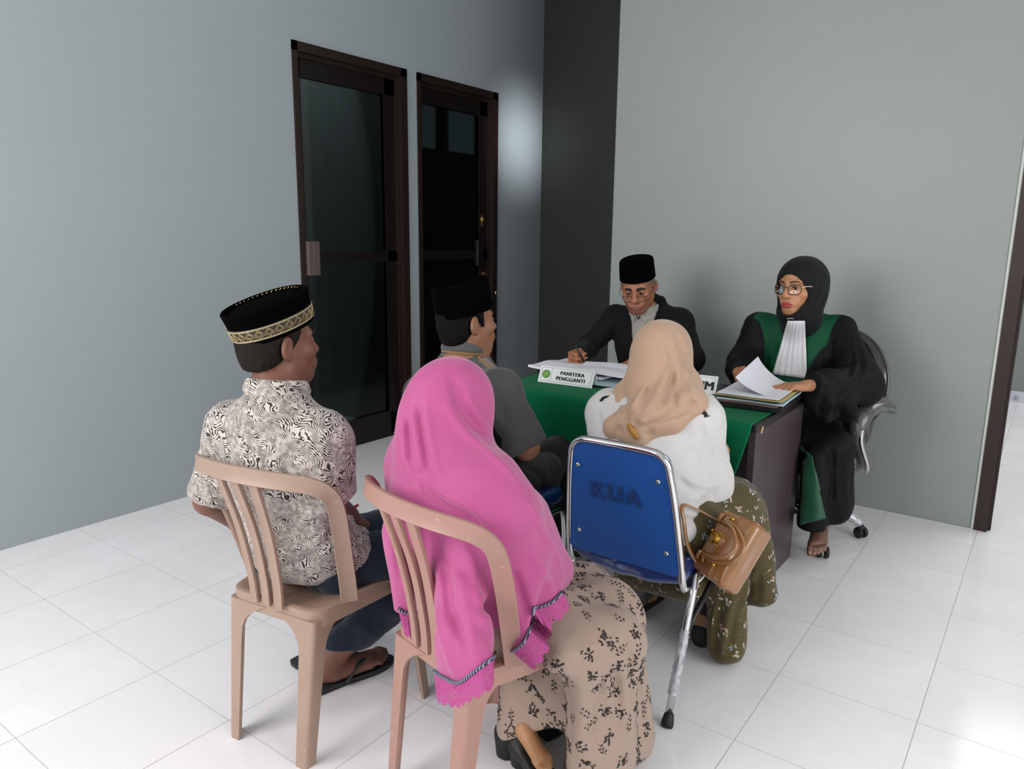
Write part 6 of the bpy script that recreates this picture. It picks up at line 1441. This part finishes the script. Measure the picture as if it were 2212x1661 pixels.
def bloom(rs):
    out = []; k = rs.randint(5)
    if k == 0:
        n = 4+rs.randint(2); a0 = rs.rand()*6; mi = rs.choice([0, 1, 2])
        for i in range(n): a = a0+2*PI*i/n+rs.randn()*.3; r = .007+.003*rs.rand(); out.append((leaf(r*math.cos(a), r*math.sin(a), a+rs.randn()*.3, .010+.007*rs.rand(), .0065+.003*rs.rand()), mi if rs.rand() < .7 else rs.choice([0, 1, 3])))
    elif k < 4:
        for i in range(1+rs.randint(3)): out.append((leaf(.010*rs.randn(), .007*rs.randn(), 1.2+rs.randn()*.6, .010+.010*rs.rand(), .005+.003*rs.rand()), rs.choice([0, 0, 1, 2])))
    for i in range(3): out.append((leaf(.012*rs.randn(), .012*rs.randn(), rs.rand()*3, .007, .0024), 3))
    return out
bloom.gap = .021
print_on(SkD, v, q, skD, [simple('print_white', '#b3aea6', .8), simple('print_pink', '#a08a7c', .8), simple('print_pale_blue', '#84939a', .8), simple('print_tan', '#8a7246', .8)], 700, bloom, 'flower_print', 5)
# ------------------------------------------------------------------ handbag hung at the side of the blue chair
M_BAG = NT('tan_patent_leather'); co = M_BAG.coord(); M_BAG.base(M_BAG.mix(M_BAG.noise(co, 8, 4), lin('#7d4f22'), lin('#96632f'))); M_BAG.set(rough=.24, spec=.6, coat=.6, coatr=.1); M_BAG.bump(M_BAG.noise(co, 60, 3), .05, .002); M_BAG = M_BAG.m
P1, P2, TR = at(1553, 1096, y=2.10), at(1478, 1222, y=2.00), at(1624, 1138, y=2.06)
P1, P2, TR = [p_+A3(.010, .012, 0) for p_ in (P1, P2, TR)]; e1 = P2-P1; w1 = np.linalg.norm(e1); e1 /= w1; e2 = TR-P1; e2 -= e1*(e2@e1); w2 = np.linalg.norm(e2)*1.02; e2 /= w2/1.02; nB = np.cross(e1, e2); nB = nB if nB@(CC-P1) > 0 else -nB
Mb = np.stack([e1, e2, nB], 1); BG = lambda a, b, c: P1+e1*a+e2*b+nB*c
bag = empty('handbag', BG(w1/2, w2/2, -.05), 'glossy tan leather handbag with gold clasp beside the blue chair', 'handbag')
f = Field(); th = .085
f.box(BG(w1/2, w2/2, -th/2), A3(w1/2, w2/2, th/2), Mb, .016, .01); f.ell(BG(w1/2, w2*.62, -.012), A3(w1*.47, w2*.42, .03), Mb, .03)
f.box(BG(w1/2, w2*.92, -th*.55), A3(w1/2+.006, w2*.14, th*.62), Mb, .02, .02)
for a in (.0, w1): f.groove([BG(a+(.004 if a else -.004), b, c) for b, c in ((.02, -.02), (w2*.7, -.015), (w2*.98, -.03), (w2*.98, -th+.01))], .003, .004)
f.groove([BG(a, .004, -.004) for a in np.linspace(0, w1, 8)], .003, .003); f.groove([BG(w1*.94, b, .012) for b in np.linspace(0.01, w2, 8)], .003, .004); f.groove([BG(w1*.06, b, .012) for b in np.linspace(0.01, w2, 8)], .003, .003)
v, q = f.mesh(.004); bb_ = put('bag_body', v, q, M_BAG, bag)
fs = f.freeze(); SF = lambda a, b, off=0.0: (lambda p: p)(BG(a, b, max([c for c in np.linspace(-.03, .045, 40) if fs.ev(BG(a, b, c)[None])[0] < 0] or [0])+off))
for a0, a1, sag, lift_ in ((w1*.16, w1*.78, .135, .016), (w1*.20, w1*.74, .118, .030)):
    m = MB(); P = [SF(a0, .022, .004), SF(a0, .045, .012), BG(a0+.004, .085, lift_+.018), BG(a0+(a1-a0)*.25, sag, lift_+.024), BG((a0+a1)/2, sag+.014, lift_+.024), BG(a0+(a1-a0)*.78, sag, lift_+.024), BG(a1-.004, .085, lift_+.018), SF(a1, .045, .012), SF(a1, .022, .004)]
    m.tube(spline(P, 8), .0058, 10); m.build('handle', M_BAG, bag, smooth=True); 
    if lift_ > .02: break
for a in (w1*.16, w1*.78):
    m = MB()
    for b in (.016, .040):
        p = SF(a, b, .004); m.tube([p-e1*.012, p-e1*.008+nB*.009, p+e1*.008+nB*.009, p+e1*.012], .006, 8, flat=(1, 1.2))
    m.build('handle_tab', M_BAG, bb_, smooth=True)
for a, b in ((w1*.16, .062), (w1*.78, .060), (w1*.80, .082), (w1*.10, .058)):
    m = MB(); p = SF(a, b, .016); bm = bmesh.new(); bmesh.ops.create_cube(bm, size=1); bmesh.ops.bevel(bm, geom=list(bm.edges), offset=.12, segments=2, affect='EDGES')
    vv = np.array([w.co[:] for w in bm.verts])*A3(.010, .015, .006); bm.verts.index_update(); ff = [[w.index for w in g.verts] for g in bm.faces]; bm.free(); m.add(p+vv@Mb.T, ff)
    m.build('gold_buckle', M_GOLDR, bb_, smooth=True)
m = MB(); cx, cy = w1*.46, w2*.40; base = SF(cx, cy, .001)
def plate(hx, hy, hz, da, db, dn, mat, nm, par):
    bm = bmesh.new(); bmesh.ops.create_cube(bm, size=2); bmesh.ops.bevel(bm, geom=list(bm.edges), offset=.15, segments=2, affect='EDGES'); vv = np.array([w.co[:] for w in bm.verts])*A3(hx, hy, hz); bm.verts.index_update(); ff = [[w.index for w in g.verts] for g in bm.faces]; bm.free()
    mm = MB(); mm.add(base+e1*da+e2*db+nB*dn+vv@Mb.T, ff); return mm.build(nm, mat, par, smooth=True)
fl = plate(.017, .024, .003, 0, -.004, .003, M_BAG, 'flap', bb_); cl = plate(.0145, .011, .0025, 0, -.006, .007, M_GOLDR, 'clasp', bb_)
m = MB(); 
for s in (-1, 1): m.tube([base+e1*s*.0175+e2*-.028+nB*.006, base+e1*s*.0175+e2*.014+nB*.006], .0016, 6)
m.tube([base+e1*-.0175+e2*-.028+nB*.008, base+e1*-.0125+e2*-.031+nB*.009], .003, 8)
for i in range(5): m.tube([base+e1*(-.008+.004*i)+e2*(-.012+abs(i-2)*.0012)+nB*.010, base+e1*(-.008+.004*i)+e2*(.000-abs(i-2)*.0012)+nB*.010], .0009, 5)
m.build('clasp_bars', M_GOLDR, cl, smooth=True)
m = MB(); m.tube(spline([BG(w1*.98, .03, -.04), at(1488, 1185, y=2.0), at(1478, 1130, y=1.99), at(1480, 1090, y=2.02), BG(w1*.2, .0, -.05)], 8), .006, 8, flat=(1, .4)); m.build('shoulder_strap', M_BAG, bag, smooth=True)
